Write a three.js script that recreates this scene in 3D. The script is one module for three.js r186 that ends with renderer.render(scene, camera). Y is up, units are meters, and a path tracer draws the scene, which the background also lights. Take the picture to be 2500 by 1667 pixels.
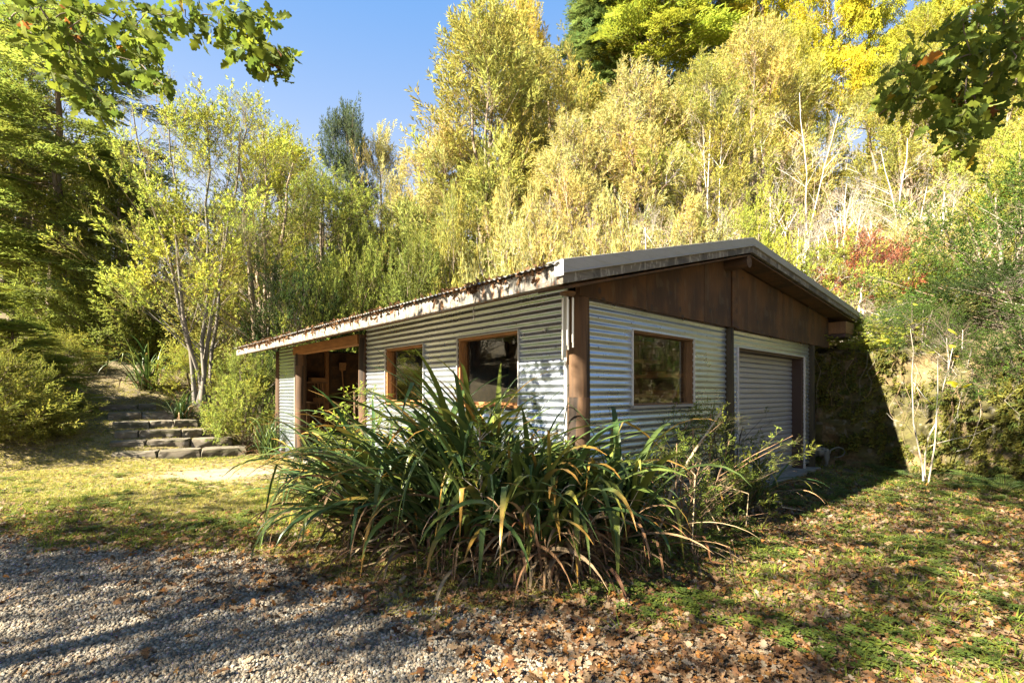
import * as THREE from 'three';
import { mergeGeometries } from 'three/addons/utils/BufferGeometryUtils.js';
import { RoundedBoxGeometry } from 'three/addons/geometries/RoundedBoxGeometry.js';

// ---------------------------------------------------------------- camera, sky, sun, exposure
const scene = new THREE.Scene();
const FULL_W = 1024, FULL_H = 682;
const camera = new THREE.PerspectiveCamera(2 * Math.atan(833.5 / 1189) * 180 / Math.PI, FULL_W / FULL_H, 0.05, 900);
camera.position.set(0, 1.5, 0);
camera.lookAt(0, 1.5, -10);
camera.setViewOffset(FULL_W, FULL_H, 0, -51.8, FULL_W, FULL_H);   // rising lens: verticals stay upright

const renderer = new THREE.WebGLRenderer({ antialias: true });
renderer.setSize(FULL_W, FULL_H);
renderer.toneMapping = THREE.LinearToneMapping;
renderer.toneMappingExposure = 8.0;
renderer.shadowMap.enabled = true;

const SUN_DIR = new THREE.Vector3(-0.682, 0.616, 0.396).normalize();
{
  const W = 512, H = 256, data = new Float32Array(W * H * 4);
  const top = [0.0109, 0.0473, 0.1151], low = [0.239, 0.214, 0.173], lerp = THREE.MathUtils.lerp;
  for (let r = 0; r < H; r++) {
    const el = ((r + 0.5) / H - 0.5) * Math.PI, y = Math.sin(el);
    const k = Math.pow(Math.max(0, 1 - Math.max(0, y)), 2.6);
    for (let c = 0; c < W; c++) {
      const az = ((c + 0.5) / W - 0.5) * 2 * Math.PI, x = Math.cos(az) * Math.cos(el), z = Math.sin(az) * Math.cos(el);
      const cs = Math.max(0, x * SUN_DIR.x + y * SUN_DIR.y + z * SUN_DIR.z), glow = 0.02 * Math.pow(cs, 6);
      for (let q = 0; q < 3; q++) data[(r * W + c) * 4 + q] = lerp(top[q], low[q], k) + glow;
      data[(r * W + c) * 4 + 3] = 1;
    }
  }
  const sky = new THREE.DataTexture(data, W, H, THREE.RGBAFormat, THREE.FloatType);
  sky.mapping = THREE.EquirectangularReflectionMapping; sky.magFilter = THREE.LinearFilter; sky.needsUpdate = true;
  scene.background = sky; scene.environment = sky;
}
const sun = new THREE.DirectionalLight(new THREE.Color().setRGB(1, 0.89, 0.70), 5);
sun.position.copy(SUN_DIR).multiplyScalar(60); sun.target.position.set(0, 0, 0);
sun.castShadow = true; sun.shadow.mapSize.set(4096, 4096); sun.shadow.radius = 1;
Object.assign(sun.shadow.camera, { left: -40, right: 40, top: 40, bottom: -40, near: 1, far: 140 });
scene.add(sun, sun.target);

// ---------------------------------------------------------------- helpers
const V3 = THREE.Vector3, PI = Math.PI;
const v3 = (x, y, z) => new V3(x, y, z);
function rng(seed) { let s = seed >>> 0; return () => { s = (s + 0x6d2b79f5) | 0; let t = Math.imul(s ^ (s >>> 15), 1 | s); t = (t + Math.imul(t ^ (t >>> 7), 61 | t)) ^ t; return ((t ^ (t >>> 14)) >>> 0) / 4294967296; }; }
const clamp = THREE.MathUtils.clamp, mix = THREE.MathUtils.lerp, sstep = THREE.MathUtils.smoothstep;
const hash2 = (x, y) => { let h = (Math.imul(x | 0, 374761393) + Math.imul(y | 0, 668265263)) | 0; h = Math.imul(h ^ (h >>> 13), 1274126177); return ((h ^ (h >>> 16)) >>> 0) / 4294967296; };
function vnoise(x, y, per = 0) {   // value noise, tiling when per > 0
  const ix = Math.floor(x), iy = Math.floor(y), fx = x - ix, fy = y - iy, w = per ? (a) => ((a % per) + per) % per : (a) => a;
  const s = fx * fx * (3 - 2 * fx), t = fy * fy * (3 - 2 * fy);
  return mix(mix(hash2(w(ix), w(iy)), hash2(w(ix + 1), w(iy)), s), mix(hash2(w(ix), w(iy + 1)), hash2(w(ix + 1), w(iy + 1)), s), t);
}
function fbm(x, y, oct = 4, per = 0) { let a = 0.5, s = 0, n = 0; for (let i = 0; i < oct; i++) { s += a * vnoise(x, y, per); n += a; a *= 0.5; x = x * 2; y = y * 2; if (per) per *= 2; else { x += 17.3; y += 9.1; } } return s / n; }
const C = (r, g, b) => new THREE.Color().setRGB(r, g, b);
function tex(w, h, fn, srgb = false) {   // fn(u 0..1, v 0..1) -> [r,g,b] linear when srgb, or a height
  const d = new Uint8Array(w * h * 4), enc = (c) => (c <= 0.0031308 ? 12.92 * c : 1.055 * Math.pow(c, 1 / 2.4) - 0.055);
  for (let y = 0; y < h; y++) for (let x = 0; x < w; x++) {
    let q = fn(x / w, y / h); if (typeof q === 'number') q = [q, q, q];
    const o = (y * w + x) * 4;
    for (let k = 0; k < 3; k++) d[o + k] = 255 * clamp(srgb ? enc(clamp(q[k], 0, 1)) : q[k], 0, 1);
    d[o + 3] = 255;
  }
  const t = new THREE.DataTexture(d, w, h, THREE.RGBAFormat, THREE.UnsignedByteType);
  t.wrapS = t.wrapT = THREE.RepeatWrapping; t.magFilter = THREE.LinearFilter; t.minFilter = THREE.LinearMipmapLinearFilter; t.generateMipmaps = true;
  if (srgb) t.colorSpace = THREE.SRGBColorSpace; t.needsUpdate = true; return t;
}
const taken = new Map();
function numbered(name) { const n = taken.get(name) || 0; taken.set(name, n + 1); return n ? `${name}_${String(n).padStart(3, '0')}` : name; }
function tag(o, label, category, group, kind) { if (label) o.userData.label = label; if (category) o.userData.category = category; if (group) o.userData.group = group; if (kind) o.userData.kind = kind; return o; }
function shade(o) { o.traverse((m) => { if (m.isMesh) { m.castShadow = true; m.receiveShadow = true; } }); return o; }
function thing(name, label, category, group) { const g = new THREE.Group(); g.name = numbered(name); scene.add(g); return tag(g, label, category, group); }
function part(name, geo, mat, parent) { const m = new THREE.Mesh(geo, mat); m.name = name; m.castShadow = m.receiveShadow = true; parent.add(m); return m; }
function solo(name, geo, mat, label, category, group, kind) { const m = new THREE.Mesh(geo, mat); m.name = numbered(name); m.castShadow = m.receiveShadow = true; scene.add(m); return tag(m, label, category, group, kind); }

// geometry collector with vertex colours
class GB {
  constructor() { this.p = []; this.c = []; this.i = []; }
  v(p, c) { this.p.push(p.x, p.y, p.z); this.c.push(c[0], c[1], c[2]); return this.p.length / 3 - 1; }
  tri(a, b, c) { this.i.push(a, b, c); }
  leaf(o, dir, side, len, wid, col, curl = 0, at = 0.42) {   // folded diamond
    const n = v3().crossVectors(side, dir);
    const b = this.v(o, col), m = o.clone().addScaledVector(dir, len * at);
    const l = this.v(m.clone().addScaledVector(side, wid / 2).addScaledVector(n, wid * 0.18), col), r = this.v(m.clone().addScaledVector(side, -wid / 2).addScaledVector(n, wid * 0.18), col);
    const t = this.v(o.clone().addScaledVector(dir, len).addScaledVector(n, -curl * len), col);
    this.tri(b, r, t); this.tri(b, t, l);
  }
  tube(pts, rad, col, n = 4) {
    let prev = null; const up = v3(0, 1, 0), q = v3(), s = v3(), b = v3();
    for (let k = 0; k < pts.length; k++) {
      q.subVectors(pts[Math.min(k + 1, pts.length - 1)], pts[Math.max(k - 1, 0)]).normalize();
      if (Math.abs(q.y) > 0.95) up.set(1, 0, 0); else up.set(0, 1, 0);
      s.crossVectors(q, up).normalize(); b.crossVectors(s, q);
      const ring = [], r = rad[k] ?? rad[rad.length - 1], cc = Array.isArray(col[0]) ? col[Math.min(k, col.length - 1)] : col;
      for (let j = 0; j < n; j++) { const a = (j / n) * 2 * PI; ring.push(this.v(pts[k].clone().addScaledVector(s, Math.cos(a) * r).addScaledVector(b, Math.sin(a) * r), cc)); }
      if (prev) for (let j = 0; j < n; j++) { const j2 = (j + 1) % n; this.tri(prev[j], ring[j], ring[j2]); this.tri(prev[j], ring[j2], prev[j2]); }
      prev = ring;
    }
  }
  build(smooth = true) {
    const g = new THREE.BufferGeometry();
    g.setAttribute('position', new THREE.Float32BufferAttribute(this.p, 3)); g.setAttribute('color', new THREE.Float32BufferAttribute(this.c, 3)); g.setIndex(this.i);
    if (smooth) g.computeVertexNormals(); else { const f = g.toNonIndexed(); f.computeVertexNormals(); return f; }
    return g;
  }
}
const rdir = (r) => { const z = r() * 2 - 1, a = r() * 2 * PI, q = Math.sqrt(1 - z * z); return v3(q * Math.cos(a), z, q * Math.sin(a)); };
const vary = (c, r, a = 0.18) => { const k = 1 + (r() - 0.5) * 2 * a, w = (r() - 0.5) * a; return [c[0] * k * (1 + w), c[1] * k, c[2] * k * (1 - w)]; };
function perp(d, r) { const q = rdir(r); return q.addScaledVector(d, -q.dot(d)).normalize(); }
function basis(o, x, yHint, s) { const X = x.clone().normalize(), Z = v3().crossVectors(X, yHint).normalize(), Y = v3().crossVectors(Z, X); return new THREE.Matrix4().makeBasis(X.multiplyScalar(s), Y.multiplyScalar(s), Z.multiplyScalar(s)).setPosition(o); }
function copies(name, geo, mat, mats, cols, parent, kind = 'stuff') {
  const m = new THREE.InstancedMesh(geo, mat, mats.length); m.name = name; m.castShadow = m.receiveShadow = true;
  const cc = new THREE.Color();
  mats.forEach((q, k) => { m.setMatrixAt(k, q); if (cols) m.setColorAt(k, cc.setRGB(...cols[k])); });
  if (kind) m.userData.kind = kind; parent.add(m); return m;
}

// place: the shed's own axes. u runs along the gable wall, v along the long wall, both from the corner post.
const SHED_X = 0.667, SHED_D = 4.895, UX = 0.7371, UD = 0.6758;
const wx = (u, v) => SHED_X + u * UX - v * UD, wd = (u, v) => SHED_D + u * UD + v * UX;
const W = (u, v, y) => v3(wx(u, v), y, -wd(u, v));
const uvOf = (X, D) => { const a = X - SHED_X, b = D - SHED_D; return [a * UX + b * UD, -a * UD + b * UX]; };

// land
const bankBase = (v) => (v > -1.1 ? 8.0 : 8.0 - 0.62 * (-1.1 - v));
const bankRun = (v) => mix(0.35, 1.7, sstep(-v, 0.9, 2.6));
function land(X, D) {
  const [u, v] = uvOf(X, D);
  const b = Math.max(bankBase(v), 0.5), t = u - b - 0.25;
  let hu = t <= 0 ? 0 : sstep(t, 0, bankRun(v) + 0.25) * 2.3 + Math.max(0, t - 0.4) * 0.24;
  hu *= 1 - sstep(-v, 6, 14) * 0.6;
  let hv = Math.max(0, v - 10.2) * 0.32; if (v > 16) hv = 1.86 + (v - 16) * 0.2;
  hv *= 1 - sstep(-u, 8, 20) * 0.5;
  let h = Math.max(hu, hv) + 0.35 * Math.min(hu, hv);
  const far = Math.hypot(X, D);
  h += sstep(Math.max(hu, hv), 0.3, 2) * (fbm(X * 0.3 + 40, D * 0.3 + 40, 3) - 0.5) * 0.9;
  h = Math.min(h, 8 + 0.01 * far);
  if (D < -6 || X < -16) h += sstep(Math.max(-D - 6, -X - 16), 0, 60) * 6;
  return h + (fbm(X * 1.3 + 7, D * 1.3 + 3, 3) - 0.5) * 0.05;
}
// ---------------------------------------------------------------- textures and materials
const woodBase = (u, v, sy, ring) => { const warp = fbm(u * 3, v * 8 + 3, 3, 0) * 0.6; return 0.5 + 0.5 * Math.sin((v * sy + warp * ring + fbm(u * 1.2, v * 20, 2) * 2) * 2 * PI); };
const T = {};
T.wood = tex(512, 256, (u, v) => { const q = 0.58, g = woodBase(u, v, 9, 6), f = fbm(u * 24, v * 160, 3, 0), k = 0.55 + 0.3 * g + 0.35 * f, s = fbm(u * 4 + 9, v * 4, 3); return [0.30 * q * k * (0.75 + 0.5 * s), 0.155 * q * k * (0.75 + 0.5 * s), 0.065 * q * k * (0.7 + 0.5 * s)]; }, true);
T.woodB = tex(256, 256, (u, v) => 0.5 * woodBase(u, v, 9, 6) + 0.5 * fbm(u * 24, v * 160, 3));
T.grey = tex(1024, 128, (u, v) => {   // weathered board: silver timber, remains of pale paint, rusty and mossy stains
  const f = fbm(u * 90, v * 60, 3), g = fbm(u * 10, v * 70, 3), paint = sstep(fbm(u * 26 + 4, v * 5 + 1, 4), 0.47, 0.56), rust = sstep(fbm(u * 34 + 60, v * 3, 4), 0.56, 0.68), dark = sstep(fbm(u * 60, v * 2 + 30, 3), 0.58, 0.75);
  let c = [0.13 * (0.6 + 0.8 * g), 0.118 * (0.6 + 0.8 * g), 0.10 * (0.6 + 0.8 * g)];
  c = c.map((x, i) => mix(x, [0.30, 0.285, 0.25][i], paint * 0.75)); c = c.map((x, i) => mix(x, [0.30, 0.15, 0.07][i], rust * 0.7)); c = c.map((x) => x * (1 - 0.6 * dark) * (0.8 + 0.4 * f));
  return c;
}, true);
T.lichen = tex(1024, 128, (u, v) => {   // dark grey board with lichen specks
  const g = fbm(u * 14, v * 70, 3), sp = sstep(fbm(u * 140, v * 18, 3), 0.55, 0.66), b = sstep(fbm(u * 18 + 3, v * 3, 3), 0.5, 0.68), k = 0.5 + g;
  let c = [0.105 * k, 0.095 * k, 0.075 * k]; c = c.map((x, i) => mix(x, [0.27, 0.26, 0.22][i], sp * 0.6)); return c.map((x, i) => mix(x, [0.03, 0.028, 0.024][i], b * 0.7));
}, true);
const knots = []; { const r = rng(77); for (let i = 0; i < 16; i++) knots.push([r(), r(), 0.007 + r() * 0.010, 0.014 + r() * 0.026]); }
T.ply = tex(1024, 512, (u, v) => {   // 2.4 x 1.2 m of stained plywood, grain upright, with knots and water stains
  let bend = 0, kn = 0;
  for (const [a, b, rx, ry] of knots) { const dx = Math.min(Math.abs(u - a), 1 - Math.abs(u - a)) / rx, dy = Math.min(Math.abs(v - b), 1 - Math.abs(v - b)) / ry, q = dx * dx + dy * dy; bend += Math.exp(-q * 0.12) * 0.25 * (u > a ? 1 : -1); kn = Math.max(kn, 1 - sstep(q, 0.5, 1.6)); }
  const g = 0.5 + 0.5 * Math.sin((u * 30 + fbm(u * 5, v * 1.6, 3) * 9 + bend) * 2 * PI), f = fbm(u * 260, v * 10, 3), st = fbm(u * 11, v * 1.6 + 5, 4), bl = fbm(u * 5 + 8, v * 4, 3);
  let k = 0.62 + 0.12 * g + 0.35 * f; k *= mix(0.5, 1.1, sstep(st, 0.2, 0.7)) * (0.55 + 0.9 * bl);
  let c = [0.080 * k, 0.034 * k, 0.007 * k];
  c = c.map((x, i) => mix(x, [0.025, 0.015, 0.009][i], kn)); const m = sstep(fbm(u * 40, v * 6 + 50, 3), 0.6, 0.75); return c.map((x, i) => mix(x, [0.10, 0.075, 0.045][i], m * 0.25));
}, true);
T.bark = tex(256, 512, (u, v) => { const g = fbm(u * 26, v * 3, 4, 0), cr = sstep(fbm(u * 9 + 3, v * 1.2, 3), 0.60, 0.66), b = fbm(u * 5, v * 6, 3); const k = 0.5 + 0.9 * g; let c = [0.215 * k * (0.6 + 0.8 * b), 0.135 * k * (0.6 + 0.8 * b), 0.072 * k * (0.6 + 0.8 * b)]; return c.map((x) => x * (1 - 0.75 * cr)); }, true);
T.barkB = tex(256, 512, (u, v) => fbm(u * 26, v * 3, 4) * 0.6 + 0.4 * (1 - sstep(fbm(u * 9 + 3, v * 1.2, 3), 0.60, 0.66)));
T.galv = tex(512, 512, (u, v) => { const a = fbm(u * 8, v * 8, 4, 8), b = fbm(u * 60, v * 60, 2, 60), sp = sstep(fbm(u * 110, v * 110, 2, 110), 0.80, 0.86), d = sstep(fbm(u * 3, v * 24 , 3), 0.6, 0.8); const k = 0.56 * (0.90 + 0.12 * a + 0.05 * (b - 0.5)) * (1 - 0.5 * sp); return [k * (1 - 0.08 * d), k * (0.995 - 0.10 * d), k * (0.985 - 0.18 * d)]; }, true);
T.galvR = tex(256, 256, (u, v) => 0.60 + 0.22 * fbm(u * 6, v * 6, 3, 6));
T.stone = tex(512, 512, (u, v) => { const a = fbm(u * 6, v * 6, 5, 6), b = fbm(u * 40, v * 40, 3, 40), moss = sstep(fbm(u * 5 + 9, v * 5, 4), 0.52, 0.64), l = sstep(fbm(u * 9 + 70, v * 9, 4), 0.6, 0.68), k = 0.6 + 0.9 * a * (0.6 + 0.8 * b); let c = [0.095 * k, 0.079 * k, 0.055 * k]; c = c.map((x, i) => mix(x, [0.055, 0.052, 0.022][i], moss * 0.8)); return c.map((x, i) => mix(x, [0.22, 0.20, 0.165][i], l * 0.5)); }, true);
T.stoneB = tex(512, 512, (u, v) => fbm(u * 8, v * 8, 5, 8));
T.soil = tex(1024, 1024, (u, v) => { const a = fbm(u * 10, v * 10, 4, 10), b = fbm(u * 80, v * 80, 3, 80), c = fbm(u * 200, v * 200, 2, 200), k = 0.45 + 0.55 * a + 0.55 * (b - 0.5) + 0.5 * (c - 0.5); return [k, k * 0.97, k * 0.92]; }, true);
T.soilB = tex(512, 512, (u, v) => 0.5 * fbm(u * 20, v * 20, 3, 20) + 0.5 * fbm(u * 90, v * 90, 2, 90));
T.bank = tex(1024, 1024, (u, v) => {   // clay face with moss, roots and lichen
  const a = fbm(u * 6, v * 6, 5, 6), b = fbm(u * 50, v * 50, 3, 50), moss = sstep(fbm(u * 4 + 30, v * 4, 5), 0.33, 0.52), g = sstep(fbm(u * 30, v * 30 + 9, 3), 0.55, 0.7), l = sstep(fbm(u * 22 + 5, v * 22, 3), 0.66, 0.76), k = 0.5 + 0.5 * a + 0.8 * (b - 0.4);
  let c = [0.135 * k, 0.098 * k, 0.044 * k]; c = c.map((x, i) => mix(x, [0.045, 0.042, 0.011][i] * (0.6 + 0.9 * b), moss * 0.85)); c = c.map((x, i) => mix(x, [0.07, 0.067, 0.014][i], g * moss * 0.6)); return c.map((x, i) => mix(x, [0.15, 0.14, 0.115][i], l * 0.5));
}, true);
T.bankB = tex(512, 512, (u, v) => 0.6 * fbm(u * 12, v * 12, 4, 12) + 0.4 * fbm(u * 60, v * 60, 2, 60));
T.conc = tex(256, 256, (u, v) => { const k = 0.6 + 0.5 * fbm(u * 8, v * 8, 4, 8) + 0.3 * (fbm(u * 60, v * 60, 2, 60) - 0.5); return [0.19 * k, 0.18 * k, 0.155 * k]; }, true);
const std = (o) => new THREE.MeshStandardMaterial(o), phy = (o) => new THREE.MeshPhysicalMaterial(o);
const M = {
  timber: std({ map: T.wood, bumpMap: T.woodB, bumpScale: 0.002, roughness: 0.75 }),
  timberPale: std({ map: T.wood, color: C(1.9, 1.75, 1.5), bumpMap: T.woodB, bumpScale: 0.002, roughness: 0.8 }),
  timberWarm: std({ map: T.wood, color: C(1.75, 1.5, 1.15), bumpMap: T.woodB, bumpScale: 0.002, roughness: 0.75 }),
  grey: std({ map: T.grey, roughness: 0.85 }),
  lichen: std({ map: T.lichen, roughness: 0.9 }),
  ply: std({ map: T.ply, roughness: 0.85 }),
  post: std({ map: T.bark, color: C(0.33, 0.27, 0.21), bumpMap: T.barkB, bumpScale: 0.006, roughness: 0.85 }),
  postGreen: std({ map: T.bark, color: C(0.15, 0.19, 0.16), bumpMap: T.barkB, bumpScale: 0.006, roughness: 0.9 }),
  galv: std({ map: T.galv, color: C(0.94, 1.06, 1.28), metalness: 0.88, roughness: 0.42, roughnessMap: T.galvR }),
  roof: std({ map: T.galv, color: C(0.6, 0.59, 0.56), metalness: 0.5, roughness: 0.8, roughnessMap: T.galvR }),
  flash: std({ map: T.galv, color: C(0.44, 0.44, 0.41), metalness: 0.15, roughness: 0.55 }),
  flashWhite: std({ color: C(0.45, 0.45, 0.44), metalness: 0.2, roughness: 0.45 }),
  doorSteel: std({ map: T.galv, color: C(0.50, 0.53, 0.60), metalness: 0.35, roughness: 0.42 }),
  brown: std({ color: C(0.035, 0.018, 0.012), roughness: 0.55 }),
  conc: std({ map: T.conc, bumpMap: T.conc, bumpScale: 0.003, roughness: 0.95 }),
  stone: std({ map: T.stone, bumpMap: T.stoneB, bumpScale: 0.012, roughness: 0.95 }),
  glass: phy({ color: C(0.97, 0.98, 0.97), transmission: 1, thickness: 0, roughness: 0.02, ior: 1.52 }),
  bank: std({ map: T.bank, bumpMap: T.bankB, bumpScale: 0.03, roughness: 1 }),
  soil: std({ map: T.soil, bumpMap: T.soilB, bumpScale: 0.015, roughness: 1, vertexColors: true }),
  alu: std({ color: C(0.68, 0.67, 0.62), metalness: 0.7, roughness: 0.38 }),
  steel: std({ color: C(0.10, 0.09, 0.08), metalness: 0.6, roughness: 0.5 }),
  leaf: phy({ vertexColors: true, transmission: 0.5, thickness: 0, roughness: 1, specularIntensity: 0.15, side: THREE.DoubleSide }),
  leafGloss: std({ vertexColors: true, roughness: 0.45, side: THREE.DoubleSide }),
  flax: phy({ vertexColors: true, transmission: 0.22, thickness: 0, roughness: 1, specularIntensity: 0.2, clearcoat: 0.4, clearcoatRoughness: 0.32, side: THREE.DoubleSide }),
  flaxDry: std({ vertexColors: true, roughness: 0.85, side: THREE.DoubleSide }),
  dry: phy({ vertexColors: true, transmission: 0.2, thickness: 0, roughness: 1, specularIntensity: 0.15, side: THREE.DoubleSide }),
  bark: std({ vertexColors: true, roughness: 0.95 }),
  pebble: std({ roughness: 0.9 }),
};
// ---------------------------------------------------------------- ground
const gravelEdge = (X) => { const P = [[-9, 6.2], [-5.7, 5.45], [-2.4, 4.75], [-1.36, 4.1], [0, 3.5], [0.97, 3.25], [1.76, 2.8], [2.6, 2.2], [6, -1]]; for (let i = 1; i < P.length; i++) if (X < P[i][0]) { const t = clamp((X - P[i - 1][0]) / (P[i][0] - P[i - 1][0]), 0, 1); return mix(P[i - 1][1], P[i][1], t); } return -2; };
const gravelAt = (X, D) => sstep(gravelEdge(X) - 0.2 - D + (fbm(X * 2.2 + 5, D * 2.2, 3) - 0.5) * 1.1, -0.25, 0.3);
const dirtAt = (X, D) => Math.exp(-(((X + 5.2) / 1.5) ** 2 + ((D - 9.1) / 0.9) ** 2));
{
  const line = (a, b, fine, lo, hi) => { const s = new Set(); for (let x = lo; x <= hi + 1e-6; x += fine) s.add(+x.toFixed(3)); let x = hi, d = fine; while (x < b) { d *= 1.22; x += d; s.add(+Math.min(x, b).toFixed(3)); } x = lo; d = fine; while (x > a) { d *= 1.22; x -= d; s.add(+Math.max(x, a).toFixed(3)); } return [...s].sort((p, q) => p - q); };
  const xs = line(-320, 320, 0.16, -13, 12), ds = line(-320, 320, 0.16, 1.6, 17), nx = xs.length, nd = ds.length;
  const p = new Float32Array(nx * nd * 3), c = new Float32Array(nx * nd * 3), uv = new Float32Array(nx * nd * 2), ix = [];
  for (let j = 0; j < nd; j++) for (let i = 0; i < nx; i++) {
    const X = xs[i], D = ds[j], o = j * nx + i, h = land(X, D), [u, v] = uvOf(X, D);
    p.set([X, h, -D], o * 3); uv.set([X / 2.4, D / 2.4], o * 2);
    const g = gravelAt(X, D), d = dirtAt(X, D), n = fbm(X * 0.9 + 20, D * 0.9, 4), n2 = fbm(X * 3, D * 3 + 11, 3), right = sstep(X, -1.5, 1.5);
    let q = [0.225, 0.185, 0.075].map((a, k) => mix(a, [0.095, 0.066, 0.032][k], clamp(0.25 + 0.9 * (n - 0.4) + 0.55 * right, 0, 1)));   // dry turf to leaf mould
    q = q.map((a, k) => mix(a, [0.30, 0.235, 0.15][k], clamp(d * 1.3 * (0.5 + n2), 0, 1)));
    q = q.map((a, k) => mix(a, [0.15, 0.133, 0.108][k], g));
    const wild = sstep(h, 0.25, 0.9) * sstep(D, 6, 9); q = q.map((a, k) => mix(a, [0.13, 0.105, 0.05][k] * (0.5 + n2), wild));
    c.set(q, o * 3);
    if (i && j) { const a = o - nx - 1, b = o - nx, e = o - 1; ix.push(a, b, o, a, o, e); }
  }
  const g = new THREE.BufferGeometry();
  g.setAttribute('position', new THREE.BufferAttribute(p, 3)); g.setAttribute('color', new THREE.BufferAttribute(c, 3)); g.setAttribute('uv', new THREE.BufferAttribute(uv, 2)); g.setIndex(ix); g.computeVertexNormals();
  const m = solo('ground', g, M.soil, 'uneven clearing floor of turf, leaf mould and gravel rising to a wooded slope', 'ground', null, 'structure');
}
{ // the cut bank beside the shed
  const nv = 150, nt = 70, p = [], uv = [], ix = [];
  for (let i = 0; i <= nv; i++) for (let j = 0; j <= nt; j++) {
    const v = mix(9.5, -6.5, i / nv), t = j / nt, b = bankBase(v), run = bankRun(v);
    const y = Math.min(t * 1.12, 1) * 2.42 - 0.08, over = Math.max(0, t * 1.12 - 1) / 0.12;
    let u = b + Math.pow(clamp(t * 1.12, 0, 1), 1.3) * run * 0.9 + over * 1.3;
    const n = (fbm(v * 1.1 + 31, y * 1.3 + 7, 4) - 0.5), f = fbm(v * 6 + 3, y * 6, 3) - 0.5, k = Math.min(1, 3 * (1 - over));
    u += (n * 1.0 * mix(0.35, 1.4, sstep(-v, 0.9, 2.2)) + f * 0.26) * k;
    const q = W(u, v, y + (over > 0 ? over * 0.3 + f * 0.1 : 0) + n * 0.25 * t); p.push(q.x, q.y, q.z); uv.push(v / 2.2, (y + u * 0.6) / 2.2);
    if (i && j) { const o = i * (nt + 1) + j, a = o - nt - 2, bq = o - nt - 1, e = o - 1; ix.push(a, o, bq, a, e, o); }
  }
  const g = new THREE.BufferGeometry(); g.setAttribute('position', new THREE.Float32BufferAttribute(p, 3)); g.setAttribute('uv', new THREE.Float32BufferAttribute(uv, 2)); g.setIndex(ix); g.computeVertexNormals();
  solo('earth_bank', g, M.bank, 'steep mossy clay bank cut beside the shed', 'bank', null, 'structure');
}

// ---------------------------------------------------------------- shed
const shed = thing('shed', 'low timber and corrugated iron shed with a shallow gable roof', 'shed');
shed.position.set(SHED_X, 0, -SHED_D); shed.rotation.y = Math.atan2(UD, UX);
const L = (u, v, y) => v3(u, y, -v);   // shed axes -> local
function boxUV(g, grain = 0, scale = 1) {   // uv in metres, u along the grain axis
  const p = g.attributes.position, n = g.attributes.normal, uv = new Float32Array(p.count * 2);
  for (let i = 0; i < p.count; i++) {
    const q = [p.getX(i), p.getY(i), p.getZ(i)], m = [Math.abs(n.getX(i)), Math.abs(n.getY(i)), Math.abs(n.getZ(i))], ax = m.indexOf(Math.max(...m)), o = [0, 1, 2].filter((k) => k !== ax);
    const a = o.includes(grain) ? grain : o[0], b = o.find((k) => k !== a); uv[i * 2] = q[a] * scale; uv[i * 2 + 1] = q[b] * scale * 3;
  }
  g.setAttribute('uv', new THREE.BufferAttribute(uv, 2)); return g;
}
const shiftUV = (g, a, b) => { const uv = g.attributes.uv; for (let i = 0; i < uv.count; i++) uv.setXY(i, uv.getX(i) + a, uv.getY(i) + b); return g; };
let beamSeed = 0;
function beam(u0, u1, v0, v1, y0, y1, grain, r = 0.004) {   // rounded timber between shed coordinates
  const g = new RoundedBoxGeometry(u1 - u0, y1 - y0, Math.abs(v1 - v0), 1, Math.min(r, (y1 - y0) / 3, (u1 - u0) / 3, Math.abs(v1 - v0) / 3)); boxUV(g, grain); beamSeed += 0.37; shiftUV(g, beamSeed, beamSeed * 1.7);
  g.translate((u0 + u1) / 2, (y0 + y1) / 2, -(v0 + v1) / 2); return g;
}
const PITCH = 0.076, AMP = 0.0088;
// corrugated sheet: across = horizontal run a0..a1, waves up y; rects may be notched by openings. place(a, y, off) -> local point
function sheetGeo(a0, a1, y0, y1, holes, place, lift) {
  const as = [a0, a1, ...holes.flatMap((h) => [h[0], h[1]])].filter((a) => a >= a0 && a <= a1).sort((p, q) => p - q), parts = [];
  for (let k = 1; k < as.length; k++) {
    const l = as[k - 1], r = as[k]; if (r - l < 1e-3) continue;
    let spans = [[y0, y1]];
    for (const h of holes) if (h[0] < (l + r) / 2 && h[1] > (l + r) / 2) spans = spans.flatMap(([p, q]) => [[p, Math.min(q, h[2])], [Math.max(p, h[3]), q]].filter((s) => s[1] - s[0] > 0.004));
    for (const [p, q] of spans) {
      const n = Math.max(2, Math.ceil((q - p) / PITCH * 10)), m = Math.max(1, Math.ceil((r - l) / 0.5)), pos = [], uv = [], ix = [];
      for (let j = 0; j <= n; j++) for (let i = 0; i <= m; i++) {
        const y = mix(p, q, j / n), a = mix(l, r, i / m), wob = (vnoise(a * 0.7 + lift * 900, y * 0.8) - 0.5) * 0.003, pt = place(a, y, AMP * Math.cos((y / PITCH) * 2 * PI) + lift + wob);
        pos.push(pt.x, pt.y, pt.z); uv.push(a / 1.5, y / 1.5);
        if (i && j) { const o = j * (m + 1) + i; ix.push(o - m - 2, o - m - 1, o, o - m - 2, o, o - 1); }
      }
      const g = new THREE.BufferGeometry(); g.setAttribute('position', new THREE.Float32BufferAttribute(pos, 3)); g.setAttribute('uv', new THREE.Float32BufferAttribute(uv, 2)); g.setIndex(ix); g.computeVertexNormals(); parts.push(g);
    }
  }
  return parts.length ? mergeGeometries(parts) : null;
}
function cladding(a0, a1, yBot, yTop, holes, place) { const H = 10 * PITCH; let k = 0; for (let y = yBot; y < yTop - 0.02; y += H, k++) { const g = sheetGeo(a0, a1, y - (k ? 0.03 : 0), Math.min(y + H, yTop), holes, place, k * 0.0016); if (g) part('corrugated_sheet', g, M.galv, shed); } }
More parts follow.
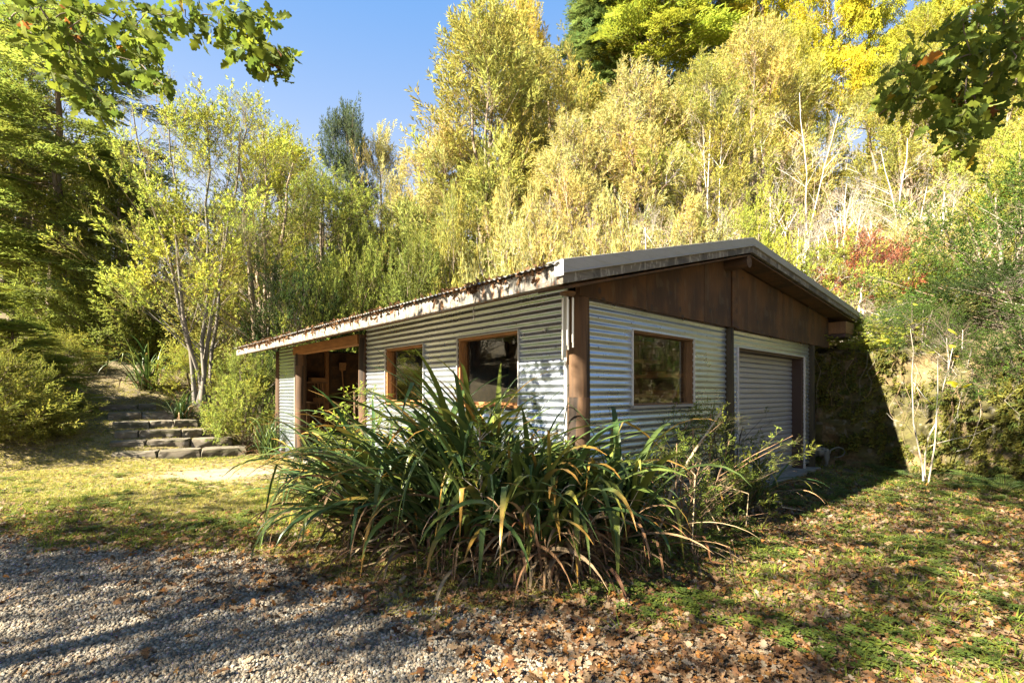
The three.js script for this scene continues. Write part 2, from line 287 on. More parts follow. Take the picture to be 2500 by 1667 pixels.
const onGable = (a, y, o) => L(a, -0.045 - o, y), onLong = (a, y, o) => L(-0.045 - o, a, y), onBack = (a, y, o) => L(7.12 + o, a, y), onEnd = (a, y, o) => L(a, 9.42 + o, y);
const BIG = [0.82, 1.97, 1.36, 2.21], SMALL = [2.79, 3.9, 1.36, 2.205], GWIN = [0.876, 2.288, 1.36, 2.21], DOOR = [3.66, 6.66, 0, 2.195];
cladding(0.10, 4.58, 0.12, 2.60, [BIG, SMALL], onLong);
cladding(8.05, 9.14, 0.12, 2.56, [], onLong);
cladding(0.10, 3.26, 0.12, 2.47, [GWIN], onGable);
cladding(3.46, 6.98, 2.195, 2.47, [], onGable); cladding(3.46, 3.66, 0.12, 2.195, [], onGable); cladding(6.66, 6.98, 0.12, 2.195, [], onGable);
cladding(0, 9.4, 0.12, 3.25, [], onBack);
cladding(0, 7.1, 0.12, 2.6, [], onEnd);
part('floor_slab', beam(-0.02, 7.14, -0.02, 9.44, -0.3, 0.06, 0), M.conc, shed);
part('foundation', beam(0.1, 3.3, -0.10, -0.025, -0.3, 0.15, 0), M.conc, shed);
part('foundation', beam(-0.10, -0.025, 0.1, 4.6, -0.3, 0.15, 2), M.conc, shed);
part('door_sill', beam(3.45, 7.1, -0.22, -0.025, -0.3, 0.055, 0), M.conc, shed);
// posts: round poles
function pole(r0, r1, h, seed) {
  const g = new THREE.CylinderGeometry(r1, r0, h, 20, 14), p = g.attributes.position;
  for (let i = 0; i < p.count; i++) { const a = Math.atan2(p.getZ(i), p.getX(i)), y = p.getY(i), k = 1 + (fbm(Math.cos(a) * 1.5 + seed, y * 0.8 + Math.sin(a) * 1.5, 3) - 0.5) * 0.12; p.setX(i, p.getX(i) * k + 0.006 * Math.sin(y * 2 + seed)); p.setZ(i, p.getZ(i) * k); }
  g.computeVertexNormals(); g.translate(0, h / 2, 0);
  const uv = g.attributes.uv; for (let i = 0; i < uv.count; i++) uv.setXY(i, uv.getX(i) * 1.0 + seed * 0.31, uv.getY(i) * h / 2 + seed * 0.17);
  return g;
}
const posts = [[0, 0, 0.118, 2.5, M.post], [3.36, -0.03, 0.095, 2.45, M.postGreen], [7.08, -0.03, 0.098, 2.45, M.postGreen], [-0.01, 4.71, 0.115, 2.5, M.post], [-0.01, 7.81, 0.12, 2.36, M.post], [0.02, 9.32, 0.11, 2.5, M.post]];
posts.forEach(([u, v, r, h, m], k) => { const q = part('post', pole(r, r * 0.93, h + 0.2, k + 1), m, shed); q.position.copy(L(u, v, -0.2)); });
part('header_beam', beam(-0.10, 0.06, 4.82, 8.06, 2.345, 2.52, 2), M.timberWarm, shed);
part('header_beam', beam(-0.06, 8.18, -0.09, -0.01, 2.47, 2.72, 0), M.timber, shed);
part('corner_trim', beam(-0.075, -0.055, 0.085, 0.125, 0.12, 2.55, 1, 0.002), M.flashWhite, shed);
part('corner_trim', beam(-0.075, -0.055, 8.02, 8.06, 0.12, 2.4, 1, 0.002), M.flash, shed);
// roof
const RIDGE = 3.12, EAVE_L = -0.77, EAVE_R = 9.42, V0 = -0.46, V1 = 10.02;
const roofY = (u) => (u < RIDGE ? 2.575 + 0.262 * (u + 0.77) : 2.575 + 0.262 * 3.89 - 0.066 * (u - RIDGE));
for (let k = 0; k < 14; k++) {
  const va = V0 + (V1 - V0) * k / 14, vb = V0 + (V1 - V0) * (k + 1) / 14 + 0.02;
  for (const [ua, ub] of [[EAVE_L - 0.045, RIDGE], [RIDGE, EAVE_R + 0.03]]) {
    const n = Math.ceil((vb - va) / PITCH * 8), m = 6, pos = [], uv = [], ix = [];
    for (let j = 0; j <= n; j++) for (let i = 0; i <= m; i++) { const v = mix(va, vb, j / n), u = mix(ua, ub, i / m), y = roofY(Math.abs(u - RIDGE) < 1e-6 ? RIDGE : u) + AMP * Math.cos(v / PITCH * 2 * PI) + (k % 2) * 0.0015 + 0.012; pos.push(u, y, -v); uv.push(u / 1.5, v / 1.5); if (i && j) { const o = j * (m + 1) + i; ix.push(o - m - 2, o - m - 1, o, o - m - 2, o, o - 1); } }
    const g = new THREE.BufferGeometry(); g.setAttribute('position', new THREE.Float32BufferAttribute(pos, 3)); g.setAttribute('uv', new THREE.Float32BufferAttribute(uv, 2)); g.setIndex(ix); g.computeVertexNormals(); part('roof_sheet', g, M.roof, shed);
  }
}
function slopeBoard(ua, ub, ya, yb, v0, v1, h, uvScale = 1) {   // board along the slope: top edge ya..yb, height h
  const s = new THREE.Shape([new THREE.Vector2(ua, ya), new THREE.Vector2(ub, yb), new THREE.Vector2(ub, yb - h), new THREE.Vector2(ua, ya - h)]);
  const g = new THREE.ExtrudeGeometry(s, { depth: Math.abs(v1 - v0), bevelEnabled: true, bevelSize: 0.003, bevelThickness: 0.003, bevelSegments: 1 }); g.translate(0, 0, -Math.max(v0, v1)); boxUV(g, 0, uvScale); beamSeed += 0.41; shiftUV(g, beamSeed, 0); return g;
}
const bTop = (u) => roofY(u) + 0.03;
part('barge_board', slopeBoard(EAVE_L, RIDGE, bTop(EAVE_L) - 0.03, bTop(RIDGE) - 0.03, -0.44, -0.475, 0.165, 0.3), M.lichen, shed);
part('barge_board', slopeBoard(RIDGE + 0.004, EAVE_R, bTop(RIDGE) - 0.03, bTop(EAVE_R) - 0.03, -0.44, -0.475, 0.165, 0.3), M.lichen, shed);
function flashing(ua, ub) {   // folded metal cap: face, drip lip and top return
  const a = slopeBoard(ua, ub, bTop(ua), bTop(ub), -0.480, -0.484, 0.112), b = slopeBoard(ua, ub, bTop(ua) - 0.105, bTop(ub) - 0.105, -0.480, -0.500, 0.006), c = slopeBoard(ua, ub, bTop(ua) + 0.004, bTop(ub) + 0.004, -0.30, -0.484, 0.003); return mergeGeometries([a, b, c]);
}
part('barge_flashing', flashing(EAVE_L - 0.01, RIDGE + 0.004), M.flash, shed);
part('barge_flashing', flashing(RIDGE + 0.006, EAVE_R + 0.02), M.flash, shed);
part('barge_end_cap', beam(EAVE_L - 0.022, EAVE_L - 0.012, -0.50, -0.40, 2.47, 2.60, 1, 0.001), M.flashWhite, shed);
part('ridge_cap', mergeGeometries([slopeBoard(RIDGE - 0.22, RIDGE, roofY(RIDGE - 0.22) + 0.03, roofY(RIDGE) + 0.032, -0.30, V1, 0.003), slopeBoard(RIDGE, RIDGE + 0.22, roofY(RIDGE) + 0.032, roofY(RIDGE + 0.22) + 0.03, -0.30, V1, 0.003)]), M.flash, shed);
part('fascia_board', beam(EAVE_L + 0.005, EAVE_L + 0.045, -0.435, V1, 2.41, 2.568, 2), M.grey, shed);
part('fascia_board', beam(EAVE_R - 0.05, EAVE_R - 0.01, -0.435, V1, 2.93, 3.10, 2), M.lichen, shed);
part('eave_soffit', slopeBoard(EAVE_L + 0.05, 0.02, 2.438, 2.62, -0.10, V1, 0.016), M.timber, shed);
part('gable_soffit', slopeBoard(EAVE_L + 0.05, RIDGE, roofY(EAVE_L + 0.05) - 0.19, roofY(RIDGE) - 0.19, -0.44, -0.14, 0.016), M.ply, shed);
part('gable_soffit', slopeBoard(RIDGE + 0.002, EAVE_R - 0.06, roofY(RIDGE) - 0.19, roofY(EAVE_R - 0.06) - 0.19, -0.44, -0.14, 0.016), M.ply, shed);
part('eave_soffit', slopeBoard(8.0, EAVE_R - 0.06, roofY(8.0) - 0.19, roofY(EAVE_R - 0.06) - 0.19, -0.13, V1, 0.016), M.ply, shed);
part('ceiling_lining', slopeBoard(0.03, RIDGE, roofY(0.03) - 0.10, roofY(RIDGE) - 0.10, 0.0, 9.4, 0.012), M.ply, shed);
part('ceiling_lining', slopeBoard(RIDGE + 0.002, 7.1, roofY(RIDGE) - 0.10, roofY(7.1) - 0.10, 0.0, 9.4, 0.012), M.ply, shed);
// ridge beam end and outrigger
{ const g = new THREE.CylinderGeometry(0.085, 0.09, 0.75, 14, 4); g.rotateX(PI / 2); g.translate(RIDGE, roofY(RIDGE) - 0.285, -(-0.06)); const m = part('ridge_beam', g, M.post, shed); }
part('outrigger_beam', beam(8.02, 8.66, -0.425, -0.02, 2.74, 2.985, 0), M.timber, shed);
part('outrigger_beam', beam(8.02, 8.64, -0.42, -0.03, 2.655, 2.735, 0), M.brown, shed);
// plywood gable panels with open joints
const joints = [-0.12, 1.046, 2.456, 3.865, 5.348, 6.827, 8.0];
for (let k = 1; k < joints.length; k++) {
  const a = joints[k - 1] + 0.003, b = joints[k] - 0.003, pts = [[a, 2.45 + (k % 2) * 0.004], [b, 2.45 + (k % 2) * 0.004], [b, roofY(b) - 0.212]]; if (a < RIDGE && b > RIDGE) pts.push([RIDGE, roofY(RIDGE) - 0.212]); pts.push([a, roofY(a) - 0.212]);
  const g = new THREE.ExtrudeGeometry(new THREE.Shape(pts.map((q) => new THREE.Vector2(...q))), { depth: 0.016, bevelEnabled: true, bevelSize: 0.002, bevelThickness: 0.002, bevelSegments: 1 });
  const p = g.attributes.position, uv = new Float32Array(p.count * 2); for (let i = 0; i < p.count; i++) { uv[i * 2] = (p.getX(i) + k * 0.77) / 2.4; uv[i * 2 + 1] = p.getY(i) / 1.2; } g.setAttribute('uv', new THREE.BufferAttribute(uv, 2)); g.translate(0, 0, 0.10 + (k % 2) * 0.002);
  part('plywood_panel', g, M.ply, shed);
}
part('nail_batten', beam(3.27, 3.45, -0.142, -0.122, 2.46, 3.33, 1), M.ply, shed);
{ const s = new THREE.Shape(); s.moveTo(7.99, 2.47); s.quadraticCurveTo(8.05, 2.45, 8.16, 2.5); s.lineTo(8.19, 2.52); s.lineTo(8.19, 2.68); s.lineTo(8.10, 2.74); s.lineTo(7.99, 2.76); const g = new THREE.ExtrudeGeometry(s, { depth: 0.06, bevelEnabled: true, bevelSize: 0.004, bevelThickness: 0.004, bevelSegments: 1 }); boxUV(g, 0); g.translate(0, 0, 0.02); part('beam_end', g, M.timber, shed); }
// windows: timber reveal, thin metal edge, glass
function shedWindow([a0, a1, y0, y1], gable) {
  const put = (aa, ab, d0, d1, ya, yb, grain) => (gable ? beam(aa, ab, d0, d1, ya, yb, grain, 0.003) : beam(d0, d1, aa, ab, ya, yb, grain === 0 ? 2 : grain, 0.003));
  const w = new THREE.Group(); w.name = 'window'; shed.add(w); const I = 0.08, t = gable ? 0.022 : 0.034;
  const fr = mergeGeometries([put(a0 + 0.004, a1 - 0.004, -0.045, I, y1 - t, y1 - 0.004, 0), put(a0 + 0.004, a1 - 0.004, -0.045, I, y0 + 0.004, y0 + t, 0), put(a0 + 0.006, a0 + t, -0.043, I - 0.002, y0 + t, y1 - t, 1), put(a1 - t, a1 - 0.006, -0.043, I - 0.002, y0 + t, y1 - t, 1)]);
  part('frame', fr, gable ? M.timber : M.timberWarm, w);
  const ed = mergeGeometries([put(a0 - 0.012, a1 + 0.012, -0.072, -0.046, y1 - 0.002, y1 + 0.010, 0), put(a0 - 0.012, a0 + 0.002, -0.071, -0.047, y0, y1 - 0.004, 1), put(a1 - 0.002, a1 + 0.012, -0.071, -0.047, y0, y1 - 0.004, 1)]);
  part('flashing', ed, M.flashWhite, w);
  part('sill', put(a0 - 0.01, a1 + 0.01, -0.085, -0.02, y0 - 0.03, y0 + 0.002, 0), gable ? M.flash : M.timberWarm, w);
  part('pane', put(a0 + t, a1 - t, 0.035, 0.038, y0 + t, y1 - t, 0), M.glass, w);
}
shedWindow(BIG, false); shedWindow(SMALL, false); shedWindow(GWIN, true);
// roller door
{
  const d = new THREE.Group(); d.name = 'roller_door'; shed.add(d);
  const n = 26, sh = 2.215 / n;
  for (let k = 0; k < n; k++) {
    const y = 0.05 + k * sh, pr = [[0, 0], [0.003, 0], [0.007, 0.018], [0.016, 0.023], [0.04, 0.025], [0.066, 0.023], [0.077, 0.018], [0.081, 0], [sh, 0]], pos = [], uv = [], ix = [];
    pr.forEach(([dy, o], j) => [3.69, 4.7, 5.7, 6.62].forEach((u, i) => { pos.push(u, y + dy, -(0.16 - o)); uv.push(u / 1.5, (y + dy) / 1.5 + 0.3); if (i && j) { const q = j * 4 + i; ix.push(q - 5, q - 4, q, q - 5, q, q - 1); } }));
    const g = new THREE.BufferGeometry(); g.setAttribute('position', new THREE.Float32BufferAttribute(pos, 3)); g.setAttribute('uv', new THREE.Float32BufferAttribute(uv, 2)); g.setIndex(ix); g.computeVertexNormals(); part('slat', g, M.doorSteel, d);
  }
  part('jamb', beam(6.60, 6.655, -0.04, 0.24, 0.06, 2.19, 1), M.brown, d); part('jamb', beam(3.665, 3.71, -0.04, 0.24, 0.06, 2.19, 1), M.brown, d);
  part('head', beam(3.712, 6.598, -0.035, 0.24, 2.15, 2.192, 0), M.brown, d);
  part('edge_trim', mergeGeometries([beam(3.645, 3.662, -0.075, -0.046, 0.06, 2.2, 1, 0.002), beam(6.658, 6.69, -0.075, -0.046, 0.06, 2.2, 1, 0.002), beam(3.664, 6.656, -0.073, -0.047, 2.19, 2.204, 0, 0.002)]), M.flashWhite, d);
}
// inside: linings, studs, shelves
part('wall_lining', beam(0.02, 7.1, 9.26, 9.30, 0.06, 2.56, 0), M.ply, shed);
part('partition_wall', beam(0.06, 3.3, 4.70, 4.79, 0.06, 2.62, 0), M.ply, shed);
part('partition_wall', beam(0.06, 7.1, 4.80, 4.86, 0.06, 2.6, 0), M.ply, shed);
part('partition_wall', beam(3.36, 3.40, 0.05, 4.8, 0.06, 2.6, 2), M.timber, shed);
part('wall_lining', beam(7.04, 7.08, 0.0, 9.3, 0.06, 3.2, 2), M.ply, shed);
part('stud', beam(1.06, 1.15, 9.16, 9.255, 0.06, 2.56, 1), M.timberWarm, shed);
part('stud', beam(2.9, 2.99, 9.16, 9.255, 0.06, 2.56, 1), M.timber, shed);
part('shelf', beam(0.3, 1.058, 9.0, 9.255, 1.755, 1.785, 0), M.timber, shed);
part('shelf', beam(0.3, 2.6, 8.95, 9.155, 1.245, 1.285, 0), M.timber, shed);
part('shelf_leg', beam(0.54, 0.60, 8.96, 9.02, 0.06, 1.243, 1), M.timber, shed);
for (const y of [1.46, 1.76, 2.0, 2.28]) part('shelf', beam(2.78, 3.355, y < 1.9 ? 0.35 : 1.0, 3.6, y - 0.03, y + 0.03, 2), M.timberPale, shed);
for (const v of [1.15, 2.6]) part('shelf_post', beam(2.79, 2.88, v - 0.05, v + 0.05, 0.06, 2.5, 1), M.timber, shed);
{ // roofing screws through the wall sheets, in rows
  const hs = []; const dome = new THREE.SphereGeometry(0.0065, 8, 4, 0, 2 * PI, 0, PI / 2); const hole = (a, y, H) => H.some((h) => a > h[0] - 0.03 && a < h[1] + 0.03 && y > h[2] - 0.03 && y < h[3] + 0.03);
  const rows = [2, 6, 10, 14, 18, 22, 26, 30].map((k) => k * PITCH), put = (u, v, y, ax) => { const g = dome.clone(); if (ax) g.rotateX(PI / 2); else g.rotateZ(PI / 2); g.translate(u, y, -v); hs.push(g); };
  for (const y of rows) { for (let a = 0.25; a < 4.5; a += 0.6) if (!hole(a, y, [BIG, SMALL])) put(-0.045 - AMP - 0.004, a, y, false); for (let a = 0.25; a < 3.2; a += 0.6) if (!hole(a, y, [GWIN])) put(a, -0.045 - AMP - 0.004, y, true); for (const a of [8.2, 8.95]) put(-0.045 - AMP - 0.004, a, y, false); }
  const m = part('screws', mergeGeometries(hs), M.steel, shed); m.userData.kind = 'stuff';
}
// ---------------------------------------------------------------- foliage sprays: twigs and leaves along +x
const TWIG = [1.0, 0.75, 1.6], PALE = [1.7, 1.7, 6];   // relative to the leaf tint that multiplies them
function kanukaSpray(seed, dry = 0, leafL = 0.15, leafW = 0.034, col = [1, 1, 1]) {
  const r = rng(seed), g = new GB(), ax = v3(1, 0, 0), bend = (r() - 0.5) * 0.3;
  const at = (t) => v3(t, 0.12 * t * t + bend * t * t * 0.5, bend * t * t);
  g.tube([at(0), at(0.5), at(1)], [0.008, 0.005, 0.002], TWIG, 3);
  for (let k = 0; k < 15; k++) {
    const t = 0.12 + 0.88 * (k + r() * 0.8) / 15, o = at(t), d = ax.clone().multiplyScalar(0.75).addScaledVector(perp(ax, r), 0.62).normalize(), len = (0.40 - 0.22 * t) * (0.7 + 0.6 * r()), e = o.clone().addScaledVector(d, len);
    const bare = r() < dry; if (bare || k % 3 === 0) g.tube([o, e], [0.0045, 0.0015], bare ? PALE : TWIG, 3);
    const n = bare ? 2 : 6;
    for (let j = 0; j < n; j++) { const s = 0.2 + 0.85 * (j + r()) / n, q = o.clone().addScaledVector(d, len * Math.min(s, 1)), ld = d.clone().addScaledVector(rdir(r), 0.5).normalize(); g.leaf(q, ld, perp(ld, r), leafL * (0.7 + 0.6 * r()), leafW * (0.8 + 0.5 * r()), vary(col, r, 0.25), 0.1); }
  }
  return g.build();
}
function flatSpray(seed, droop = 0.25, col = [1, 1, 1]) {   // conifer: flat frond, tips drooping
  const r = rng(seed), g = new GB(), at = (t) => v3(t, 0.06 * t - droop * t * t, (r() - 0.5) * 0.01);
  g.tube([at(0), at(0.5), at(1)], [0.010, 0.006, 0.002], TWIG, 3);
  for (let k = 0; k < 16; k++) {
    const t = 0.1 + 0.9 * (k + r() * 0.6) / 16, o = at(t), sd = k % 2 ? 1 : -1, d = v3(0.72, (r() - 0.6) * 0.45, sd * (0.7 + 0.2 * r())).normalize(), len = (0.42 - 0.28 * t) * (0.7 + 0.6 * r()), e = o.clone().addScaledVector(d, len);
    for (let j = 0; j < 7; j++) { const q = o.clone().addScaledVector(d, len * (j + r()) / 7), ld = d.clone().add(v3(0.35, (r() - 0.5) * 0.5, (j % 2 ? 1 : -1) * 0.8 + (r() - 0.5) * 0.3)).normalize(), sd2 = v3().crossVectors(ld, v3(0, 1, 0)).normalize(); g.leaf(q, ld, sd2, 0.115 * (0.6 + 0.7 * r()), 0.042, vary(col, r, 0.25), 0.1); }
  }
  return g.build();
}
function larchSpray(seed, col = [1, 1, 1]) {   // limb with hanging twigs
  const r = rng(seed), g = new GB(), at = (t) => v3(t, 0.1 * Math.sin(t * 2.2) - 0.12 * t * t, 0);
  g.tube([at(0), at(0.5), at(1)], [0.012, 0.007, 0.003], TWIG, 3);
  for (let k = 0; k < 14; k++) {
    const t = 0.08 + 0.92 * (k + r()) / 14, o = at(t), d = v3(0.45 + 0.3 * r(), -0.75 - 0.3 * r(), (r() - 0.5) * 0.9).normalize(), len = (0.2 + 0.35 * r()) * (1.1 - 0.6 * t), e = o.clone().addScaledVector(d, len);
    for (let j = 0; j < 7; j++) { const q = o.clone().addScaledVector(d, len * (j + r()) / 7), ld = d.clone().multiplyScalar(0.4).addScaledVector(rdir(r), 0.9).normalize(); g.leaf(q, ld, perp(ld, r), 0.11 * (0.7 + 0.6 * r()), 0.040, vary(col, r, 0.25), 0); }
  }
  return g.build();
}
function broadSpray(seed, leafL, leafW, nTwig = 7, perTwig = 6, twig = TWIG, col = [1, 1, 1]) {
  const r = rng(seed), g = new GB(), b = (r() - 0.5) * 0.4, at = (t) => v3(t, 0.18 * t * t, b * t * t);
  g.tube([at(0), at(0.5), at(1)], [0.010, 0.006, 0.002], twig, 4);
  for (let k = 0; k < nTwig; k++) {
    const t = 0.25 + 0.75 * (k + r() * 0.7) / nTwig, o = at(t), d = v3(0.8, 0.15, 0).addScaledVector(perp(v3(1, 0, 0), r), 0.65).normalize(), len = (0.42 - 0.2 * t) * (0.7 + 0.6 * r()), e = o.clone().addScaledVector(d, len);
    if (k % 2 === 0) g.tube([o, e], [0.005, 0.0015], twig, 3);
    for (let j = 0; j < perTwig; j++) { const s = 0.35 + 0.65 * (j + r()) / perTwig, q = o.clone().addScaledVector(d, len * s), ld = d.clone().addScaledVector(perp(d, r), 0.9).add(v3(0, -0.15, 0)).normalize(); g.leaf(q, ld, perp(ld, r), leafL * (0.65 + 0.6 * r()), leafW * (0.7 + 0.5 * r()), vary(col, r, 0.28), 0.15); }
  }
  return g.build();
}
function bareSpray(seed, leafCol, col = [1, 1, 1], depth0 = 4) {   // leafless forking twigs
  const r = rng(seed), g = new GB();
  const grow = (o, d, len, rad, depth) => { const m = o.clone().addScaledVector(d, len * 0.5).addScaledVector(rdir(r), len * 0.06), e = o.clone().addScaledVector(d, len).addScaledVector(rdir(r), len * 0.08); g.tube([o, m, e], [rad, rad * 0.8, rad * 0.55], col, 3); if (!depth) { if (leafCol && r() < 0.5) { const ld = rdir(r); g.leaf(e, ld, perp(ld, r), 0.05, 0.02, vary(leafCol, r), 0.1); } return; } const n = 2 + (r() < 0.6 ? 1 : 0); for (let k = 0; k < n; k++) grow(k ? m.clone().lerp(e, r()) : e, d.clone().addScaledVector(rdir(r), 0.62).add(v3(0.1, 0.1, 0)).normalize(), len * (0.6 + 0.25 * r()), rad * 0.62, depth - 1); };
  grow(v3(0, 0, 0), v3(1, 0, 0), 0.42, 0.010, depth0); return g.build();
}
const OAK_HALF = [[0.0, 0.012], [0.12, 0.035], [0.2, 0.13], [0.27, 0.15], [0.32, 0.075], [0.4, 0.2], [0.48, 0.235], [0.53, 0.11], [0.62, 0.25], [0.70, 0.26], [0.75, 0.14], [0.82, 0.19], [0.89, 0.17], [0.92, 0.09], [0.97, 0.07], [1.0, 0.0]];
function oakLeaf(g, o, dir, side, len, col, fold = 0.25, curl = 0.15, crimp = 0) {
  const n = v3().crossVectors(side, dir).normalize(), pt = (t, w, s) => o.clone().addScaledVector(dir, len * t).addScaledVector(side, s * w * len).addScaledVector(n, (fold * w - curl * t * t + crimp * Math.sin(t * 9 + s) * w) * len);
  let pm, pl, pr; OAK_HALF.forEach(([t, w], k) => { const m = g.v(pt(t, 0, 0), col), l = g.v(pt(t, w, 1), col), r = g.v(pt(t, w, -1), col); if (k) { g.tri(pm, m, l); g.tri(pm, l, pl); g.tri(pm, r, m); g.tri(pm, pr, r); } pm = m; pl = l; pr = r; });
}
const OAKC = [[0.13, 0.165, 0.020], [0.095, 0.135, 0.020], [0.20, 0.215, 0.022], [0.32, 0.24, 0.02], [0.30, 0.125, 0.02], [0.19, 0.075, 0.02]];
const oakCol = (r) => vary(OAKC[r() < 0.78 ? Math.floor(r() * 3) : 3 + Math.floor(r() * 3)], r, 0.2);
function oakSpray(seed, n = 16, plain = false) {
  const r = rng(seed), g = new GB(), at = (t) => v3(t * 0.8, 0.05 * t - 0.12 * t * t, (r() - 0.5) * 0.01);
  g.tube([at(0), at(0.5), at(1)], [0.007, 0.005, 0.002], TWIG, 3);
  for (let k = 0; k < n; k++) { const t = 0.15 + 0.85 * Math.sqrt((k + r()) / n), o = at(t).addScaledVector(rdir(r), 0.10), d = v3(0.7, -0.35, 0).addScaledVector(rdir(r), 0.9).normalize(), s = perp(d, r); if (plain) g.leaf(o, d, s, 0.12 * (0.7 + 0.6 * r()), 0.066, oakCol(r), 0.1, 0.55); else oakLeaf(g, o, d, s, 0.105 * (0.7 + 0.6 * r()), oakCol(r)); }
  return g.build();
}
// crown of sprays gathered in clumps on limbs, merged into one trunk and one crown
function mergeSprays(geos, mats, cols) {
  let nv = 0, ni = 0; mats.forEach((l, w) => { nv += l.length * geos[w].attributes.position.count; ni += l.length * geos[w].index.count; });
  const P = new Float32Array(nv * 3), N = new Float32Array(nv * 3), K = new Float32Array(nv * 3), I = new Uint32Array(ni), p = v3(), nm = new THREE.Matrix3(); let o = 0, q = 0;
  mats.forEach((l, w) => { const g = geos[w], gp = g.attributes.position, gn = g.attributes.normal, gc = g.attributes.color, gi = g.index.array; l.forEach((m, k) => {
    nm.getNormalMatrix(m); const c = cols[w][k];
    for (let i = 0; i < gp.count; i++) { const e = (o + i) * 3; p.fromBufferAttribute(gp, i).applyMatrix4(m); P[e] = p.x; P[e + 1] = p.y; P[e + 2] = p.z; p.fromBufferAttribute(gn, i).applyMatrix3(nm).normalize(); N[e] = p.x; N[e + 1] = p.y; N[e + 2] = p.z; K[e] = gc.getX(i) * c[0]; K[e + 1] = gc.getY(i) * c[1]; K[e + 2] = gc.getZ(i) * c[2]; }
    for (let i = 0; i < gi.length; i++) I[q++] = gi[i] + o; o += gp.count; }); });
  const r = new THREE.BufferGeometry(); r.setAttribute('position', new THREE.BufferAttribute(P, 3)); r.setAttribute('normal', new THREE.BufferAttribute(N, 3)); r.setAttribute('color', new THREE.BufferAttribute(K, 3)); r.setIndex(new THREE.BufferAttribute(I, 1)); return r;
}
let leafTris = 0;
function growTree(o) {
  const r = rng(o.seed), trunk = new GB(), mats = o.sprays.map(() => []), cols = o.sprays.map(() => []);
  const stems = o.stems || [[0, 0, 1]];   // lean x, lean z, share of the height
  const stemAt = (s, t) => v3(s[0] * t + (o.bend || 0) * Math.sin(t * 2.6 + s[0] * 3), o.h * s[2] * t, s[1] * t + (o.bend || 0) * Math.cos(t * 2.1 + s[1] * 5) * 0.5);
  const tc = [1, 1, 1];
  for (const s of stems) { const pts = [], rad = []; const n = 9; for (let k = 0; k <= n; k++) { const t = k / n; pts.push(stemAt(s, t).addScaledVector(rdir(r), k && k < n ? o.h * 0.006 : 0)); rad.push(o.r * (1.15 - t) * (k === 0 ? 1.35 : 1) * (0.55 + 0.45 * s[2]) + 0.006); } trunk.tube(pts, rad, pts.map((_, k) => vary(k % 2 ? tc : [0.75, 0.73, 0.7], r, 0.15)), 7); }
  for (let c = 0; c < o.clumps; c++) {
    const t = Math.pow(r(), o.pow || 0.85), y = mix(o.y0, o.h * 1.0, t), R = o.profile(t) * o.R * (0.75 + 0.5 * r()), a = c * 2.39996 + r() * 0.9, rad = R * (o.inner + (1 - o.inner) * Math.sqrt(r()));
    const s = stems[Math.floor(r() * stems.length)], hub = stemAt(s, clamp(y / (o.h * s[2]), 0, 1)), out = v3(Math.cos(a), 0, Math.sin(a)), ctr = v3(hub.x + out.x * rad, y, hub.z + out.z * rad);
    const root = stemAt(s, clamp((y - rad * o.rise) / (o.h * s[2]), 0.05, 0.97)), mid = root.clone().lerp(ctr, 0.5).add(v3(0, -o.sag * rad, 0));
    trunk.tube([root, mid, ctr], [Math.max(0.008, o.r * (o.limbs || 0.34) * (1.1 - t)), Math.max(0.006, o.r * (o.limbs || 0.34) * 0.6 * (1.1 - t)), 0.004], vary(tc, r, 0.25), 4);
    const cs = o.clumpR * (0.7 + 0.6 * r()), tone = 1 + (r() - 0.5) * 2 * o.tone, warm = (r() - 0.5) * o.tone, n = Math.round(o.per * (0.6 + 0.8 * r()));
    for (let k = 0; k < n; k++) {
      const q = rdir(r).multiplyScalar(cs * Math.cbrt(r())); q.y *= o.flat; const pos = mid.clone().lerp(ctr, 0.45 + 0.55 * r()).add(q);
      const d = out.clone().multiplyScalar(o.outw).add(v3(0, o.upw * (0.6 + 0.8 * r()), 0)).addScaledVector(rdir(r), o.spread).addScaledVector(q, 0.5 / cs).normalize();
      const which = Math.floor(r() * o.sprays.length), sc = o.size * (0.65 + 0.7 * r()) * (1 - 0.35 * t);
      mats[which].push(basis(pos.addScaledVector(d, -sc * 0.35), d, Math.abs(d.y) > 0.9 ? v3(0.7, 0.1, 0.7) : v3(0, 1, 0).addScaledVector(rdir(r), 0.25), sc)); const k2 = tone * (0.85 + 0.3 * r()); cols[which].push([k2 * (1 + warm), k2, k2 * (1 - warm)]);
    }
  }
  const crown = mergeSprays(o.sprays, mats, cols); leafTris += crown.index.count / 3;
  return { trunk: trunk.build(), crown, h: o.h, R: o.R };
}
// material tints: leaves of one shape in several colours
const tints = new Map();
function leafMat(c) { const k = c.join(); if (!tints.has(k)) { const m = M.leaf.clone(); m.color = C(...c); tints.set(k, m); } return tints.get(k); }
function barkMat(c) { const k = 'b' + c.join(); if (!tints.has(k)) { const m = M.bark.clone(); m.color = C(...c); tints.set(k, m); } return tints.get(k); }
function plantTree(name, label, category, group, X, D, proto, h, R, leaf, bark, turn = 0, sink = 0.1) {
  const g = thing(name, label, category, group); part('trunk', proto.trunk, barkMat(bark), g); part('crown', proto.crown, leafMat(leaf), g);
  g.position.set(X, land(X, D) - sink, -D); g.rotation.y = turn; g.scale.set(R / proto.R, h / proto.h, R / proto.R); return g;
}
const pxX = (px, D) => (px - 1250) / 1189 * D;   // where a bearing meets a distance
const heightTo = (X, D, py) => 1.5 + (960 - py) * D / 1189 - land(X, D);
